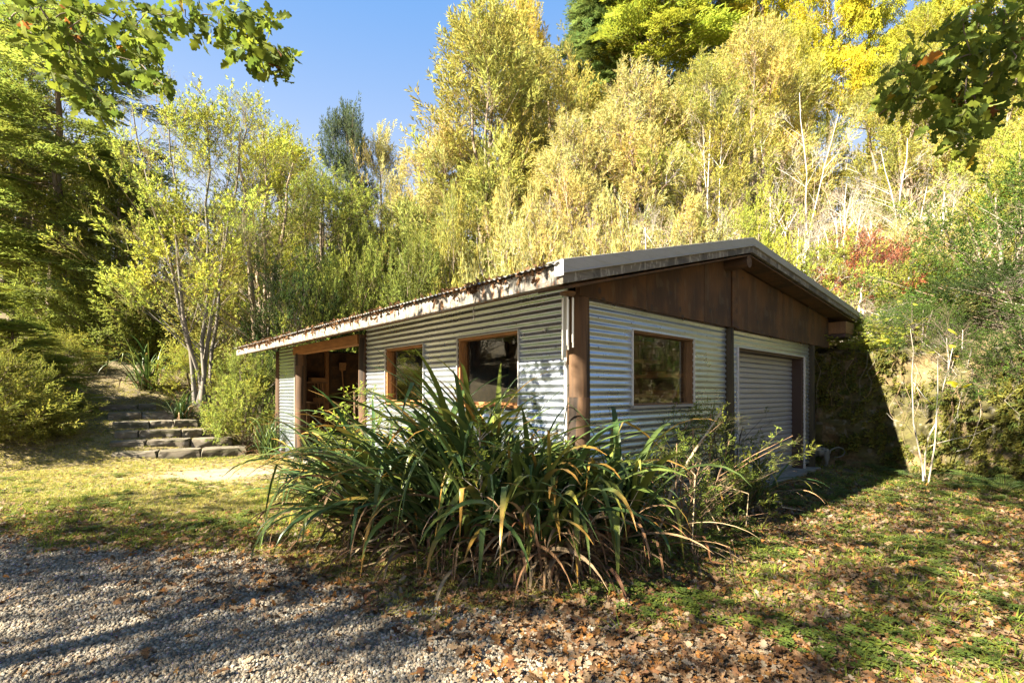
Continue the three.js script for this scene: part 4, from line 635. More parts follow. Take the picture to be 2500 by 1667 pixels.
function flax(label, X, D, seed, nGreen, nDead, len, spreadR, o = {}) {
  const g = thing('flax_plant', label, 'plant', o.group), r = rng(seed); g.position.set(X, land(X, D), -D);
  const put = (geo, mat) => { const m = part('leaf', geo, mat, g), a = r() * 2 * PI, q = Math.sqrt(r()) * spreadR; m.position.set(Math.cos(a) * q, 0, Math.sin(a) * q * 0.7); };
  const pick = (s) => (o.face !== undefined && s < (o.bias || 0.5) ? o.face + (r() - 0.5) * 2.2 : r() * 2 * PI);
  const extra = [];
  for (let k = 0; k < nGreen + (o.more || 0); k++) {
    const az = pick(r()), old = r(), base = vary(FG[Math.floor(r() * 4)], r, 0.25), tip = old < 0.2 ? [0.30, 0.16, 0.03] : old < 0.32 ? [0.22, 0.20, 0.03] : base, from = 0.4 + 0.4 * r();
    const L = len * (0.6 + 0.5 * r()), lean = 0.08 + 0.75 * Math.pow(r(), 1.4) + (o.lean || 0), kk = r() < 0.22;
    const bg = (bladeGeo(az, lean, L, (o.wid || 0.085) * (0.4 + 0.7 * r()), 1.1 + 2.1 * r(), kk ? 0.5 + 0.25 * r() : 0, 0.8 + 0.9 * r(), (t) => base.map((x, i) => mix(x, tip[i], sstep(t, from, 1))), r, 0, (r() - 0.5) * 0.8));
    if (k < nGreen) put(bg, M.flax); else { const a = r() * 2 * PI, d = Math.sqrt(r()) * spreadR; bg.translate(Math.cos(a) * d, 0, Math.sin(a) * d * 0.7); extra.push(bg); }
  }
  if (extra.length) { const m = part('leaves', mergeGeometries(extra), M.flax, g); m.userData.kind = 'stuff'; }
  for (let k = 0; k < nDead; k++) { const az = pick(r()), base = vary(FD[Math.floor(r() * 4)], r, 0.25), kk = r() < 0.4; put(bladeGeo(az, 0.45 + 0.8 * r(), len * (0.45 + 0.45 * r()), (o.wid || 0.07) * (0.2 + 0.45 * r()), 1.4 + 1.6 * r(), kk ? 0.35 + 0.3 * r() : 0, 1.2, () => base, r, 0, (r() - 0.5) * 1.6), M.flaxDry); }
  if (o.mat) { const gs = []; for (let k = 0; k < o.mat; k++) { const b = vary(FD[Math.floor(r() * 4)], r, 0.3).map((x) => x * 0.7), q = bladeGeo(r() * 2 * PI, 0.5 + 0.9 * r(), len * (0.25 + 0.45 * r()), 0.012 + 0.03 * r(), 1.6 + 1.8 * r(), 0, 0, () => b, r, 0, (r() - 0.5) * 2), a = r() * 2 * PI, d = Math.sqrt(r()) * spreadR * 1.5; q.translate(Math.cos(a) * d, 0, Math.sin(a) * d * 0.7); gs.push(q); } const m = part('dead_leaves', mergeGeometries(gs), M.flaxDry, g); m.userData.kind = 'stuff'; }
  return g;
}
flax('big arching flax clump in front of the two long wall windows', -0.42, 4.72, 401, 235, 60, 2.0, 0.46, { face: PI * 0.98, bias: 0.3, lean: 0.02, mat: 170, more: 150 });
flax('low arching flax clump between the slender flax and the big flax', -1.3, 5.05, 409, 170, 40, 1.75, 0.3, { face: PI, bias: 0.5, lean: 0.16, mat: 60 });
flax('flax clump full of dead strap leaves before the corner post', 0.28, 4.42, 402, 110, 160, 1.5, 0.38, { lean: 0.05, face: PI * 0.4, bias: 0.4, mat: 170, more: 90 });
flax('upright flax clump hiding the foot of the corner post', 1.0, 4.62, 403, 70, 60, 1.7, 0.22, { lean: -0.04 });
flax('slender leaved flax clump by the open bay', -2.25, 6.1, 404, 110, 30, 1.35, 0.26, { wid: 0.05, lean: 0.15, face: PI, bias: 0.3 });
flax('narrow leaved flax beside the roller door', wx(2.95, -0.5), wd(2.95, -0.5), 405, 60, 45, 1.15, 0.16, { wid: 0.035, lean: 0.2 });
flax('shaded flax at the foot of the jamb post of the open bay', pxX(655, 11.2), 11.2, 406, 55, 16, 1.35, 0.2, { wid: 0.045 });
flax('flax with pale bent leaves up the slope by the steps', pxX(355, 14.6), 14.6, 407, 55, 14, 1.9, 0.3, { wid: 0.08 });
flax('small flax under the grey lichened tree beside the steps', pxX(440, 13.3), 13.3, 408, 40, 14, 1.2, 0.2, { wid: 0.05 });
// ---------------------------------------------------------------- small plants before the gable wall
const GB1 = [0.2, 0.13, 0.08];
plantTree('wispy_shrub', 'wispy small-leaved shrub before the gable window', 'shrub', null, wx(1.25, -0.62), wd(1.25, -0.62), PR.wisp, 1.3, 0.85, [0.16, 0.19, 0.03], GB1, 0.5, 0.03);
plantTree('wispy_shrub', 'wispy shrub with bare dark stems by the green middle post', 'shrub', null, wx(2.35, -0.45), wd(2.35, -0.45), PR.wisp, 1.25, 0.7, [0.10, 0.13, 0.025], [0.06, 0.05, 0.045], 2, 0.03);
plantTree('wispy_shrub', 'low leafy shrub between the upright flax and the wispy shrub', 'shrub', null, wx(0.75, -0.72), wd(0.75, -0.72), PR.wisp, 1.05, 0.6, [0.15, 0.20, 0.03], GB1, 4, 0.03);
plantTree('sapling', 'thin sapling with light green leaves rising through the big flax', 'plant', null, pxX(1155, 4.15), 4.15, PR.sapling, 1.25, 0.2, [0.20, 0.26, 0.04], [0.3, 0.25, 0.2], 0, 0.03);
plantTree('sapling', 'leafy weed standing before the open bay', 'plant', null, pxX(868, 5.6), 5.6, PR.sapling, 1.55, 0.3, [0.20, 0.26, 0.035], GB1, 2, 0.03);
[[1075, 3.95, 0.38], [1220, 3.75, 0.22], [960, 4.15, 0.25], [1700, 4.35, 0.42], [1630, 4.25, 0.3], [1560, 4.0, 0.3]].forEach(([px, D, h], k) => plantTree('weed', 'small leafy weed at the foot of the flax', 'plant', 'weeds at the foot of the flax', pxX(px, D), D, PR.weed, h, 0.16, [0.13, 0.19, 0.03], GB1, k, 0.02));
{ const g = new GB(), a = at3(1640, 1195, 4.9), b = at3(1700, 1095, 5.05), c = at3(1762, 1005, 5.25); g.tube([a.clone().add(v3(-0.25, -0.65, 0.1)), a, b, c], [0.02, 0.019, 0.015, 0.008], [0.40, 0.32, 0.22], 7); solo('dead_stick', g.build(), M.bark, 'pale dead stick leaning across the wispy shrub', 'stick'); }
{ // long dry stalks
  const r = rng(431), spec = [[[1690, 1330, 4.3], [1698, 1160, 4.5], [1688, 1150, 4.55]], [[1760, 1300, 4.6], [1720, 1225, 4.75], [1660, 1170, 4.9]], [[1822, 1285, 4.9], [1828, 1205, 5.1], [1700, 1165, 5.2]], [[1500, 1340, 4.1], [1530, 1250, 4.2], [1560, 1195, 4.35]], [[1395, 1400, 3.9], [1410, 1290, 4.0], [1428, 1195, 4.1]]];
  spec.forEach((pts, k) => { const g = new GB(); g.tube(pts.map((q) => at3(...q)), [0.005, 0.006, 0.003], vary([0.42, 0.33, 0.2], r), 4); solo('dry_stalk', g.build(), M.bark, 'long dry straw coloured flax stalk poking out of the clumps', 'stalk', 'dry stalks round the flax'); });
}
// fig-like sapling with pale stems by the bank
{
  const F = thing('pale_sapling', 'sapling with pale thin stems and a few large yellow leaves by the bank', 'sapling'), D = 8.1, r = rng(440), w = (x, y) => at3(1950 + x / 2.613, 650 + y / 2.613, D + (r() - 0.5) * 0.25), base = v3(7.43, 0, -8.18), pale = [0.33, 0.30, 0.25], dark = [0.20, 0.17, 0.13];
  F.position.copy(base).setY(land(7.43, 8.18) - 0.05); const sub = (p) => p.sub(F.position), g = new GB();
  const st = (pts, r0, r1, c = pale) => { const q = pts.map(([x, y]) => sub(w(x, y))); g.tube(q, q.map((_, k) => 0.55 * mix(r0, r1, k / (q.length - 1))), q.map(() => vary(c, r, 0.2)), 6); };
  st([[800, 1370], [790, 1270], [735, 1000], [725, 700], [735, 540], [715, 400]], 0.028, 0.008); st([[805, 1370], [810, 1200], [830, 1090], [878, 1000], [890, 800], [890, 590]], 0.03, 0.010); st([[830, 1385], [870, 1150], [885, 950], [930, 750], [960, 640], [985, 520]], 0.026, 0.007);
  st([[735, 740], [800, 830], [870, 890]], 0.012, 0.008); st([[830, 1150], [900, 1125], [1000, 1100], [1120, 1075], [1240, 1020]], 0.014, 0.005); st([[1010, 1180], [1085, 1160], [1120, 1090], [1165, 950], [1165, 860]], 0.010, 0.004); st([[725, 1060], [680, 1000], [600, 975], [563, 935]], 0.008, 0.003); st([[930, 1060], [1010, 960], [1045, 800]], 0.007, 0.003); st([[890, 620], [800, 560], [720, 500]], 0.007, 0.003, dark); st([[890, 640], [940, 680], [1050, 640]], 0.006, 0.003);
  part('trunk', g.build(), M.bark, F);
  const shape = (s) => { const q = new GB(), c = [0.48, 0.38, 0.02].map((x) => x * (0.7 + 0.5 * r())), m = q.v(v3(0, 0, 0), c), n = 18; let f = null, l = null; for (let k = 0; k <= n; k++) { const a = (k / n - 0.5) * 2 * 2.75, rad = s * (0.50 + 0.10 * Math.cos(a * 3) + 0.12 * Math.cos(a)); const e = q.v(v3(Math.cos(a) * rad + s * 0.1, -0.25 * rad * rad / s, Math.sin(a) * rad), c); if (l !== null) q.tri(m, l, e); l = e; } return q.build(); };
  [[1000, 420, 0.15], [985, 505, 0.09], [850, 545, 0.12], [530, 470, 0.14], [1010, 570, 0.08], [1060, 765, 0.13], [980, 750, 0.14], [825, 855, 0.1], [915, 950, 0.09], [1200, 965, 0.08], [1150, 850, 0.07], [640, 745, 0.10], [750, 240, 0.08], [560, 480, 0.1]].forEach(([x, y, s]) => { const m = part('leaf', shape(s), M.leaf, F); m.position.copy(sub(w(x, y))); m.rotation.set(r() * 1.2 - 0.2, r() * 6, r() * 0.8 - 0.4); });
}
// ferns under the bank
function frondGeo(seed, col) { const r = rng(seed), g = new GB(), at = (t) => v3(t, 0.55 * t - 0.62 * t * t, 0); g.tube([at(0), at(0.5), at(1)], [0.006, 0.004, 0.002], [0.09, 0.08, 0.03], 3); for (let k = 0; k < 22; k++) for (const s of [-1, 1]) { const t = 0.14 + 0.86 * k / 22, len = 0.24 * Math.sin(Math.min(1, (1 - t) * 1.1 + 0.12) * PI * 0.55), d = v3(0.45, -0.1, s).normalize(), o = at(t); for (let j = 0; j < 6; j++) { const q = o.clone().addScaledVector(d, len * (j + 0.4) / 6), ld = v3(0.8, -0.1, s * 0.5).normalize(); g.leaf(q, ld, v3(s * -0.5, 0.1, 0.8).normalize(), 0.05 * (1.1 - j / 8), 0.022, vary(col, r, 0.2), 0.1); } } return g.build(); }
const fronds = [frondGeo(450, [0.06, 0.115, 0.022]), frondGeo(451, [0.09, 0.14, 0.025])];
[[2225, 8.5, 0.42, 'fern at the foot of the pale sapling'], [2395, 7.9, 0.5, 'fern under the clay bank beside the pale sapling'], [2455, 7.3, 0.6, 'fern at the edge of the lawn under the sunlit bank'], [2150, 9.3, 0.4, 'shaded fern under the dark mossy bank'], [2470, 8.6, 0.6, 'fern growing high on the foot of the bank'], [2350, 7.6, 0.35, 'low fern in front of the pale sapling']].forEach(([px, D, s, label], k) => { const X = pxX(px, D), f = thing('fern', label, 'fern', 'ferns under the bank'), r = rng(460 + k); f.position.set(X, land(X, D) + 0.02, -D); for (let j = 0; j < 11; j++) { const m = part('frond', fronds[j % 2], M.leaf, f); m.rotation.set(0, j * 0.571 + r() * 0.4, 0.1 + 0.35 * r(), 'YZX'); m.scale.setScalar(s * (0.8 + 0.4 * r())); } });
// ---------------------------------------------------------------- stone steps
{
  const st = thing('stone_steps', 'mossy stone steps climbing the slope behind the lawn', 'steps'), r = rng(501);
  const Ls = [[-8.75, 10.55], [-9.15, 11.0], [-9.35, 11.4], [-9.75, 11.85], [-10.3, 12.35], [-10.95, 12.85], [-11.7, 13.45], [-12.4, 14.1]], Rs = [[-6.4, 11.75], [-7.0, 12.2], [-7.6, 12.58], [-8.35, 12.95], [-9.15, 13.2], [-9.95, 13.62], [-10.85, 14.1], [-11.5, 14.7]];
  for (let n = 0; n < 8; n++) {
    const a = v3(Ls[n][0], 0, -Ls[n][1]), b = v3(Rs[n][0], 0, -Rs[n][1]), len = a.distanceTo(b), dir = b.clone().sub(a).normalize(), back = v3(dir.z, 0, -dir.x); if (back.z > 0) back.negate();
    let x = 0; while (x < len - 0.12) {
      let w = Math.min(0.42 + 0.5 * r(), len - x); if (len - x - w < 0.25) w = len - x; const dep = 0.62 + 0.12 * r(), hgt = 0.30, g = new THREE.BoxGeometry(w - 0.003, hgt, dep, 10, 6, 6), p = g.attributes.position, s = r() * 40;
      for (let i = 0; i < p.count; i++) { const q = v3(p.getX(i), p.getY(i), p.getZ(i)), e = v3(q.x / (w / 2), q.y / (hgt / 2), q.z / (dep / 2)), k = 1 - 0.075 * Math.max(0, e.x * e.x * 0.7 + e.y * e.y + e.z * e.z - 1.1); q.multiplyScalar(k); const f = (fbm(q.x * 5 + s, q.y * 5 + q.z * 4 + s, 3) - 0.5); q.z += f * 0.16 * Math.abs(e.z); q.y += (fbm(q.x * 4 + s, q.z * 4, 3) - 0.5) * 0.05; q.x += f * 0.02; p.setXYZ(i, q.x, q.y, q.z); }
      g.computeVertexNormals(); boxUV(g, 0, 0.6); shiftUV(g, s, s * 0.7); const m = part('step_stone', g, M.stone, st), c = a.clone().addScaledVector(dir, x + w / 2).addScaledVector(back, dep / 2 + (r() - 0.5) * 0.05);
      m.position.set(c.x, 0.2 * (n + 1) - hgt / 2 + (r() - 0.5) * 0.025, c.z); m.rotation.y = Math.atan2(-dir.z, dir.x) + (r() - 0.5) * 0.06; m.rotation.z = (r() - 0.5) * 0.03; x += w;
    }
  }
}
// ---------------------------------------------------------------- things on and in the shed
const inShed = (o, u, v, y) => { o.position.copy(W(u, v, y)); o.rotation.y = Math.atan2(UD, UX); return o; };
{ // wind chime under the eave
  const g = inShed(thing('wind_chime', 'wind chime of pale metal tubes hanging by the corner post', 'wind chime'), -0.31, -0.13, 2.44);
  const disc = new THREE.CylinderGeometry(0.075, 0.07, 0.022, 24); part('top_disc', disc, M.timber, g);
  const cord = (x, z, y0, y1, rad = 0.0015) => { const q = new THREE.CylinderGeometry(rad, rad, Math.abs(y1 - y0), 5); q.translate(x, (y0 + y1) / 2, z); return q; };
  part('cord', mergeGeometries([cord(0, 0, 0, 0.10), cord(0, 0, -0.02, -0.47)]), M.steel, g);
  [[0.46, 0], [0.42, 1], [0.45, 2], [0.58, 3], [0.52, 4], [0.48, 5]].forEach(([len, k]) => { const a = k * PI / 3 + 0.4, x = Math.cos(a) * 0.055, z = Math.sin(a) * 0.055, t = new THREE.CylinderGeometry(0.009, 0.009, len, 14, 1, true); t.translate(x, -0.045 - len / 2, z); const q = part('tube', t, M.alu, g); part('cord', cord(x, z, -0.01, -0.06), M.steel, q); });
  const sail = new THREE.BoxGeometry(0.028, 0.14, 0.008, 2, 4, 1); sail.translate(0, -0.60, 0); part('sail', sail, M.timber, g); part('cord', cord(0, 0, -0.45, -0.53), M.steel, g);
  const hook = new THREE.TorusGeometry(0.018, 0.003, 8, 18); hook.translate(0, 0.11, 0); part('hook', hook, M.steel, g);
}
{ // chain
  const g = inShed(thing('hanging_chain', 'short dark chain hanging from the fascia over the larger window', 'chain'), -0.69, 0.82, 2.40);
  for (let k = 0; k < 9; k++) { const t = new THREE.TorusGeometry(0.010, 0.0022, 6, 14); t.scale(0.7, 1, 1); if (k % 2) t.rotateY(PI / 2); t.translate(0, -0.012 - k * 0.016, 0); part('link', t, M.steel, g); }
}
{ const g = inShed(thing('wall_hook', 'small metal hook screwed to the long iron wall', 'hook'), -0.06, 0.41, 2.15); const t = new THREE.TorusGeometry(0.022, 0.004, 8, 18, 4.2); t.rotateY(PI / 2); part('hook', t, M.steel, g); const p = new THREE.CylinderGeometry(0.012, 0.012, 0.03, 10); p.rotateZ(PI / 2); p.translate(-0.005, 0.02, 0); part('plate', p, M.alu, g); }
{ // shovel hung on the end wall of the bay
  const g = inShed(thing('shovel', 'shovel hanging upside down in the open bay', 'shovel'), 1.47, 9.12, 2.10); const s = new THREE.Shape(); s.moveTo(-0.085, 0); s.lineTo(-0.095, 0.17); s.quadraticCurveTo(-0.09, 0.2, 0, 0.2); s.quadraticCurveTo(0.09, 0.2, 0.095, 0.17); s.lineTo(0.085, 0); s.lineTo(0.03, -0.02); s.lineTo(-0.03, -0.02);
  const b = new THREE.ExtrudeGeometry(s, { depth: 0.004, bevelEnabled: true, bevelSize: 0.002, bevelThickness: 0.002, bevelSegments: 1 }), p = b.attributes.position; for (let i = 0; i < p.count; i++) p.setZ(i, p.getZ(i) + 6 * p.getX(i) ** 2); b.computeVertexNormals(); boxUV(b, 0); part('blade', b, M.timberPale, g);
  const h = new THREE.CylinderGeometry(0.016, 0.019, 1.0, 12); h.translate(0, -0.5, 0.01); h.rotateZ(0.09); boxUV(h, 1); part('handle', h, M.timberPale, g);
}
[[0.72, 8.98, 1.80, 0.36, 0.10, 0.24, 'long timber offcut lying on the upper shelf of the bay', 1.787], [0.82, 9.02, 1.30, 0.3, 0.10, 0.2, 'timber offcut block on the lower shelf of the bay', 1.287]].forEach(([u, v, y, w, h, d, label, base]) => { const b = new RoundedBoxGeometry(w, h, d, 2, 0.006); boxUV(b, 0); const m = solo('timber_block', b, M.timberPale, label, 'block'); inShed(m, u + 0.1, v + 0.1, base + h / 2); });
[[0.70, 0.80, 0.022], [0.80, 0.80, 0.02], [0.87, 1.02, 0.03], [0.93, 1.0, 0.028], [0.98, 0.97, 0.025]].forEach(([ut, ub, w], k) => { const len = 1.72, b = new RoundedBoxGeometry(w, len, w * 0.7, 1, 0.003); boxUV(b, 1); b.translate(0, len / 2, 0); const m = solo('leaning_batten', b, k % 2 ? M.timberPale : M.timber, 'thin timber batten leaning on the shelves in the open bay', 'batten', 'battens leaning in the bay'); inShed(m, ub, 8.62 + k * 0.03, 0.065); m.rotation.order = 'YXZ'; m.rotation.x = -0.19; m.rotation.z = (ub - ut) / len; });
// things on the workshop shelves seen through the gable window
[[1.49, 0.5, 2.6, 0.06, 0.24, 'long board on the lowest workshop shelf', M.timberPale], [1.55, 0.6, 2.2, 0.05, 0.2, 'second board stacked on the lowest workshop shelf', M.timber], [1.79, 0.7, 2.4, 0.05, 0.22, 'pale board on the middle workshop shelf', M.timberPale], [1.84, 0.55, 1.5, 0.045, 0.14, 'short board stacked on the middle workshop shelf', M.timber], [2.03, 1.3, 3.2, 0.12, 0.3, 'thick plank on the upper workshop shelf', M.timberPale], [2.31, 1.1, 3.3, 0.05, 0.28, 'grey board on the top workshop shelf', M.grey]].forEach(([y, va, vb, h, d, label, mat]) => { const b = new RoundedBoxGeometry(d, h - 0.004, vb - va, 1, 0.004); boxUV(b, 2); const m = solo('stored_board', b, mat, label, 'board'); inShed(m, 2.80 + d / 2 + 0.09, (va + vb) / 2, y + h / 2 + 0.001); });
{ const b = new RoundedBoxGeometry(0.9, 0.86, 2.6, 1, 0.01); boxUV(b, 2); const m = solo('workbench', b, M.timberPale, 'pale plywood workbench under the workshop shelves', 'workbench'); inShed(m, 2.25, 2.4, 0.06 + 0.43); }
{ // weathered animal figure behind the right post: one hide, striped
  const g = inShed(thing('animal_figure', 'weathered grey striped animal figure with a looped tail by the end post', 'figurine'), 7.72, -0.02, 0); g.position.y = land(g.position.x, -g.position.z); g.rotation.y += 1.9;
  const q = new GB(), sph = (c, rx, ry, rz, n = 14) => { const rows = []; for (let j = 0; j <= n; j++) { const ro = []; for (let i = 0; i <= n; i++) { const a = i / n * 2 * PI, b = j / n * PI, p = v3(c.x + rx * Math.sin(b) * Math.cos(a), c.y + ry * Math.cos(b), c.z + rz * Math.sin(b) * Math.sin(a)), s = Math.sin(p.x * 95 + Math.sin(p.y * 40) * 0.8) > 0.55 ? [0.03, 0.03, 0.028] : [0.14, 0.145, 0.13]; ro.push(q.v(p, s)); } rows.push(ro); if (j) for (let i = 1; i <= n; i++) { q.tri(rows[j - 1][i - 1], rows[j][i], rows[j - 1][i]); q.tri(rows[j - 1][i - 1], rows[j][i - 1], rows[j][i]); } } };
  sph(v3(0, 0.29, 0), 0.21, 0.10, 0.085, 26); sph(v3(0.21, 0.36, 0), 0.075, 0.07, 0.065, 16); sph(v3(0.28, 0.335, 0), 0.04, 0.032, 0.035, 10);
  const grey = [0.13, 0.135, 0.12]; for (const [x, z, b] of [[-0.14, 0.05, -0.03], [-0.13, -0.05, 0.02], [0.13, 0.05, 0.03], [0.14, -0.05, -0.02]]) q.tube([v3(x, 0.30, z * 0.9), v3(x + b * 0.5, 0.16, z), v3(x - b * 0.3, 0.06, z), v3(x + 0.01, 0.012, z), v3(x + 0.04, 0.010, z)], [0.055, 0.038, 0.026, 0.024, 0.012], grey, 10);
  for (const z of [-0.04, 0.04]) q.tube([v3(0.2, 0.41, z), v3(0.195, 0.445, z * 1.2)], [0.02, 0.006], grey, 8);
  part('body', q.build(), M.bark, g); const tl = new GB(); tl.tube([[-0.19, 0.32], [-0.26, 0.37], [-0.34, 0.40], [-0.42, 0.37], [-0.45, 0.30], [-0.41, 0.23], [-0.32, 0.19], [-0.27, 0.2]].map(([x, y]) => v3(x, y, 0)), [0.016, 0.014, 0.013, 0.012, 0.011, 0.010, 0.009, 0.007], grey, 8); part('tail', tl.build(), M.bark, g);
}
// ---------------------------------------------------------------- ground cover
const camD = (X, D) => Math.hypot(X, D);
const clearOf = (X, D) => { const [u, v] = uvOf(X, D); return !(u > -0.12 && u < 7.3 && v > -0.2 && v < 9.6); };
{ // gravel
  const r = rng(601), geos = [0, 1, 2].map((k) => { const g = new THREE.IcosahedronGeometry(1, 1), p = g.attributes.position, seen = new Map(); for (let i = 0; i < p.count; i++) { const key = [p.getX(i), p.getY(i), p.getZ(i)].map((x) => x.toFixed(3)).join(); if (!seen.has(key)) seen.set(key, 0.72 + 0.5 * r()); const s = seen.get(key); p.setXYZ(i, p.getX(i) * s, p.getY(i) * s * 0.72, p.getZ(i) * s * 0.9); } g.computeVertexNormals(); return g; });
  const mats = [[], [], []], cols = [[], [], []], e = new THREE.Euler(), q = new THREE.Quaternion(), pal = [[0.19, 0.165, 0.125], [0.135, 0.115, 0.086], [0.25, 0.222, 0.175], [0.09, 0.076, 0.058], [0.17, 0.132, 0.085]];
  for (let k = 0; k < 210000; k++) { const D = 2.1 + 4.6 * Math.pow(r(), 1.35), X = (r() * 2 - 1) * (1.1 * D + 0.4); const gr = gravelAt(X, D); if (gr < 0.3 + 0.6 * r() || !clearOf(X, D)) continue; const s = (0.0042 + 0.0092 * Math.pow(r(), 2.4)) * (1 + 0.08 * (D - 2)), w = k % 3; mats[w].push(new THREE.Matrix4().compose(v3(X, land(X, D) + s * (0.2 + 0.5 * r()), -D), q.setFromEuler(e.set(r() * 0.9, r() * 6.3, r() * 0.9)), v3(s, s, s))); cols[w].push(vary(pal[Math.floor(r() * 5)], r, 0.2)); }
  const g = tag(new THREE.Group(), 'pale crushed gravel covering the drive', 'gravel', null, 'stuff'); g.name = 'gravel'; scene.add(g); geos.forEach((s, k) => copies('pebbles', s, M.pebble, mats[k], cols[k], g));
}
const leafAmount = (X, D) => { const gr = gravelAt(X, D), edge = Math.exp(-(((D - gravelEdge(X)) / 1.0) ** 2)), right = sstep(X, -1, 2) * sstep(12 - D, 1, 6); return clamp(0.0 + 0.6 * edge + 0.95 * right - 0.25 * gr - 0.2 * sstep(D, 6, 9) + 0.9 * (fbm(X * 1.1 + 80, D * 1.1, 3) - 0.5), 0.02, 1); };
function fallenGeo(seed, c) { const g = new GB(), r = rng(seed); oakLeaf(g, v3(-0.5, 0, 0), v3(1, 0, 0), v3(0, 0, 1), 1, c, (r() - 0.3) * 0.9, (r() - 0.4) * 0.6, 0.35); return g.build(); }
const LIT = [[0.225, 0.14, 0.075], [0.165, 0.095, 0.048], [0.275, 0.195, 0.12], [0.115, 0.06, 0.03], [0.25, 0.12, 0.036], [0.20, 0.148, 0.10]], fallen = LIT.map((c, k) => fallenGeo(620 + k, c)), fallenB = LIT.map((c, k) => fallenGeo(640 + k, c.map((x) => x * 0.85)));
{
  const r = rng(602), mats = fallen.map(() => []), cols = fallen.map(() => []), e = new THREE.Euler(), q = new THREE.Quaternion();
  const pose = (X, D, s) => new THREE.Matrix4().compose(v3(X, land(X, D) + 0.012 + 0.026 * r(), -D), q.setFromEuler(e.set((r() - 0.5) * 1.1, r() * 6.3, (r() - 0.5) * 1.1)), v3(s, s, s));
  let single = 0;
  for (let k = 0; k < 80000; k++) {
    const D = 2.2 + 8.3 * Math.pow(r(), 1.4), X = (r() * 2 - 1) * (1.1 * D + 0.4); if (r() > leafAmount(X, D) || !clearOf(X, D) || land(X, D) > 0.35) continue;
    const s = 0.032 + 0.07 * Math.pow(r(), 1.3), m = pose(X, D, s);
    if (single < 220 && D < 3.9 && Math.abs(X) < 1.06 * D && s > 0.062) { const o = solo('fallen_leaf', (k % 2 ? fallen : fallenB)[k % 6], M.dry, 'brown lobed oak leaf lying loose on the gravel and turf', 'leaf', 'fallen oak leaves'); o.applyMatrix4(m); single++; continue; }
    mats[k % 6].push(m); const c = 0.4 + 0.85 * r(), w = 0.85 + 0.3 * r(); cols[k % 6].push([c, c * w, c * w * w]);
  }
  const g = tag(new THREE.Group(), 'litter of brown oak leaves covering the clearing', 'leaf litter', null, 'stuff'); g.name = 'leaf_litter'; scene.add(g); fallen.forEach((s, k) => copies('leaves', k % 2 ? s : fallenB[k], M.dry, mats[k], cols[k], g));
}
{ // turf
  const r = rng(603), tuft = (seed, n, hgt, c1, c2) => { const q = rng(seed), g = new GB(); for (let k = 0; k < n; k++) { const a = q() * 6.3, b = v3(Math.cos(a), 0, Math.sin(a)).multiplyScalar(0.05 * Math.sqrt(q())), d = v3(Math.cos(a) * (0.4 + q()), 1, Math.sin(a) * (0.4 + q())).normalize(), s = v3(-Math.sin(a), 0, Math.cos(a)), h = hgt * (0.5 + q()), c = vary(q() < 0.5 ? c1 : c2, q, 0.2), m = b.clone().addScaledVector(d, h * 0.55), t = b.clone().addScaledVector(d, h).add(v3(d.x * h * 0.5, -h * 0.18, d.z * h * 0.5)), w = 0.0022 + 0.0018 * q(), i0 = g.v(b.clone().addScaledVector(s, w), c), i1 = g.v(b.clone().addScaledVector(s, -w), c), i2 = g.v(m.clone().addScaledVector(s, w * 0.8), c), i3 = g.v(m.clone().addScaledVector(s, -w * 0.8), c), i4 = g.v(t, c); g.tri(i0, i1, i3); g.tri(i0, i3, i2); g.tri(i2, i3, i4); } return g.build(); };
  const YE2 = [0.25, 0.245, 0.05], YEL = [0.31, 0.275, 0.06], STR = [0.36, 0.295, 0.13], GRN = [0.12, 0.165, 0.02], GR2 = [0.18, 0.21, 0.028];
  const geos = [tuft(610, 16, 0.028, YEL, STR), tuft(611, 16, 0.03, YEL, YE2), tuft(612, 16, 0.034, GRN, GR2), tuft(613, 24, 0.085, GRN, GR2)], mats = geos.map(() => []), cols = geos.map(() => []), e = new THREE.Euler(), q = new THREE.Quaternion();
  for (let k = 0; k < 90000; k++) {
    const D = 2.4 + 12.6 * Math.pow(r(), 1.25), X = (r() * 2 - 1) * (1.12 * D + 0.4); if (!clearOf(X, D)) continue; const h = land(X, D), gr = gravelAt(X, D), right = sstep(X, -1.5, 1.5), patch = fbm(X * 1.6 + 33, D * 1.6 + 8, 3); if (h > 1.9) continue;
    if (r() < gr * 1.15 || r() < dirtAt(X, D) * 1.3 || r() > 0.30 + 1.3 * (patch - 0.36) + 0.45 * (1 - right)) continue;
    const gn = clamp(-0.06 + 0.62 * right + 1.3 * (fbm(X * 0.8 + 3, D * 0.8 + 60, 3) - 0.5) + 0.35 * Math.exp(-(((D - 5.2) / 0.9) ** 2)), 0, 1), w = r() < gn ? (r() < 0.05 ? 3 : 2) : r() < 0.5 ? 1 : 0, s = 0.8 + 0.7 * r();
    mats[w].push(new THREE.Matrix4().compose(v3(X, h - 0.004, -D), q.setFromEuler(e.set((r() - 0.5) * 0.3, r() * 6.3, (r() - 0.5) * 0.3)), v3(s, s * (0.7 + 0.6 * r()), s))); const c = 0.8 + 0.4 * r(); cols[w].push([c, c, c]);
  }
  const g = tag(new THREE.Group(), 'short dry and green turf of the clearing', 'grass', null, 'stuff'); g.name = 'grass'; scene.add(g); geos.forEach((s, k) => copies('grass_tufts', s, M.leaf, mats[k], cols[k], g));
}
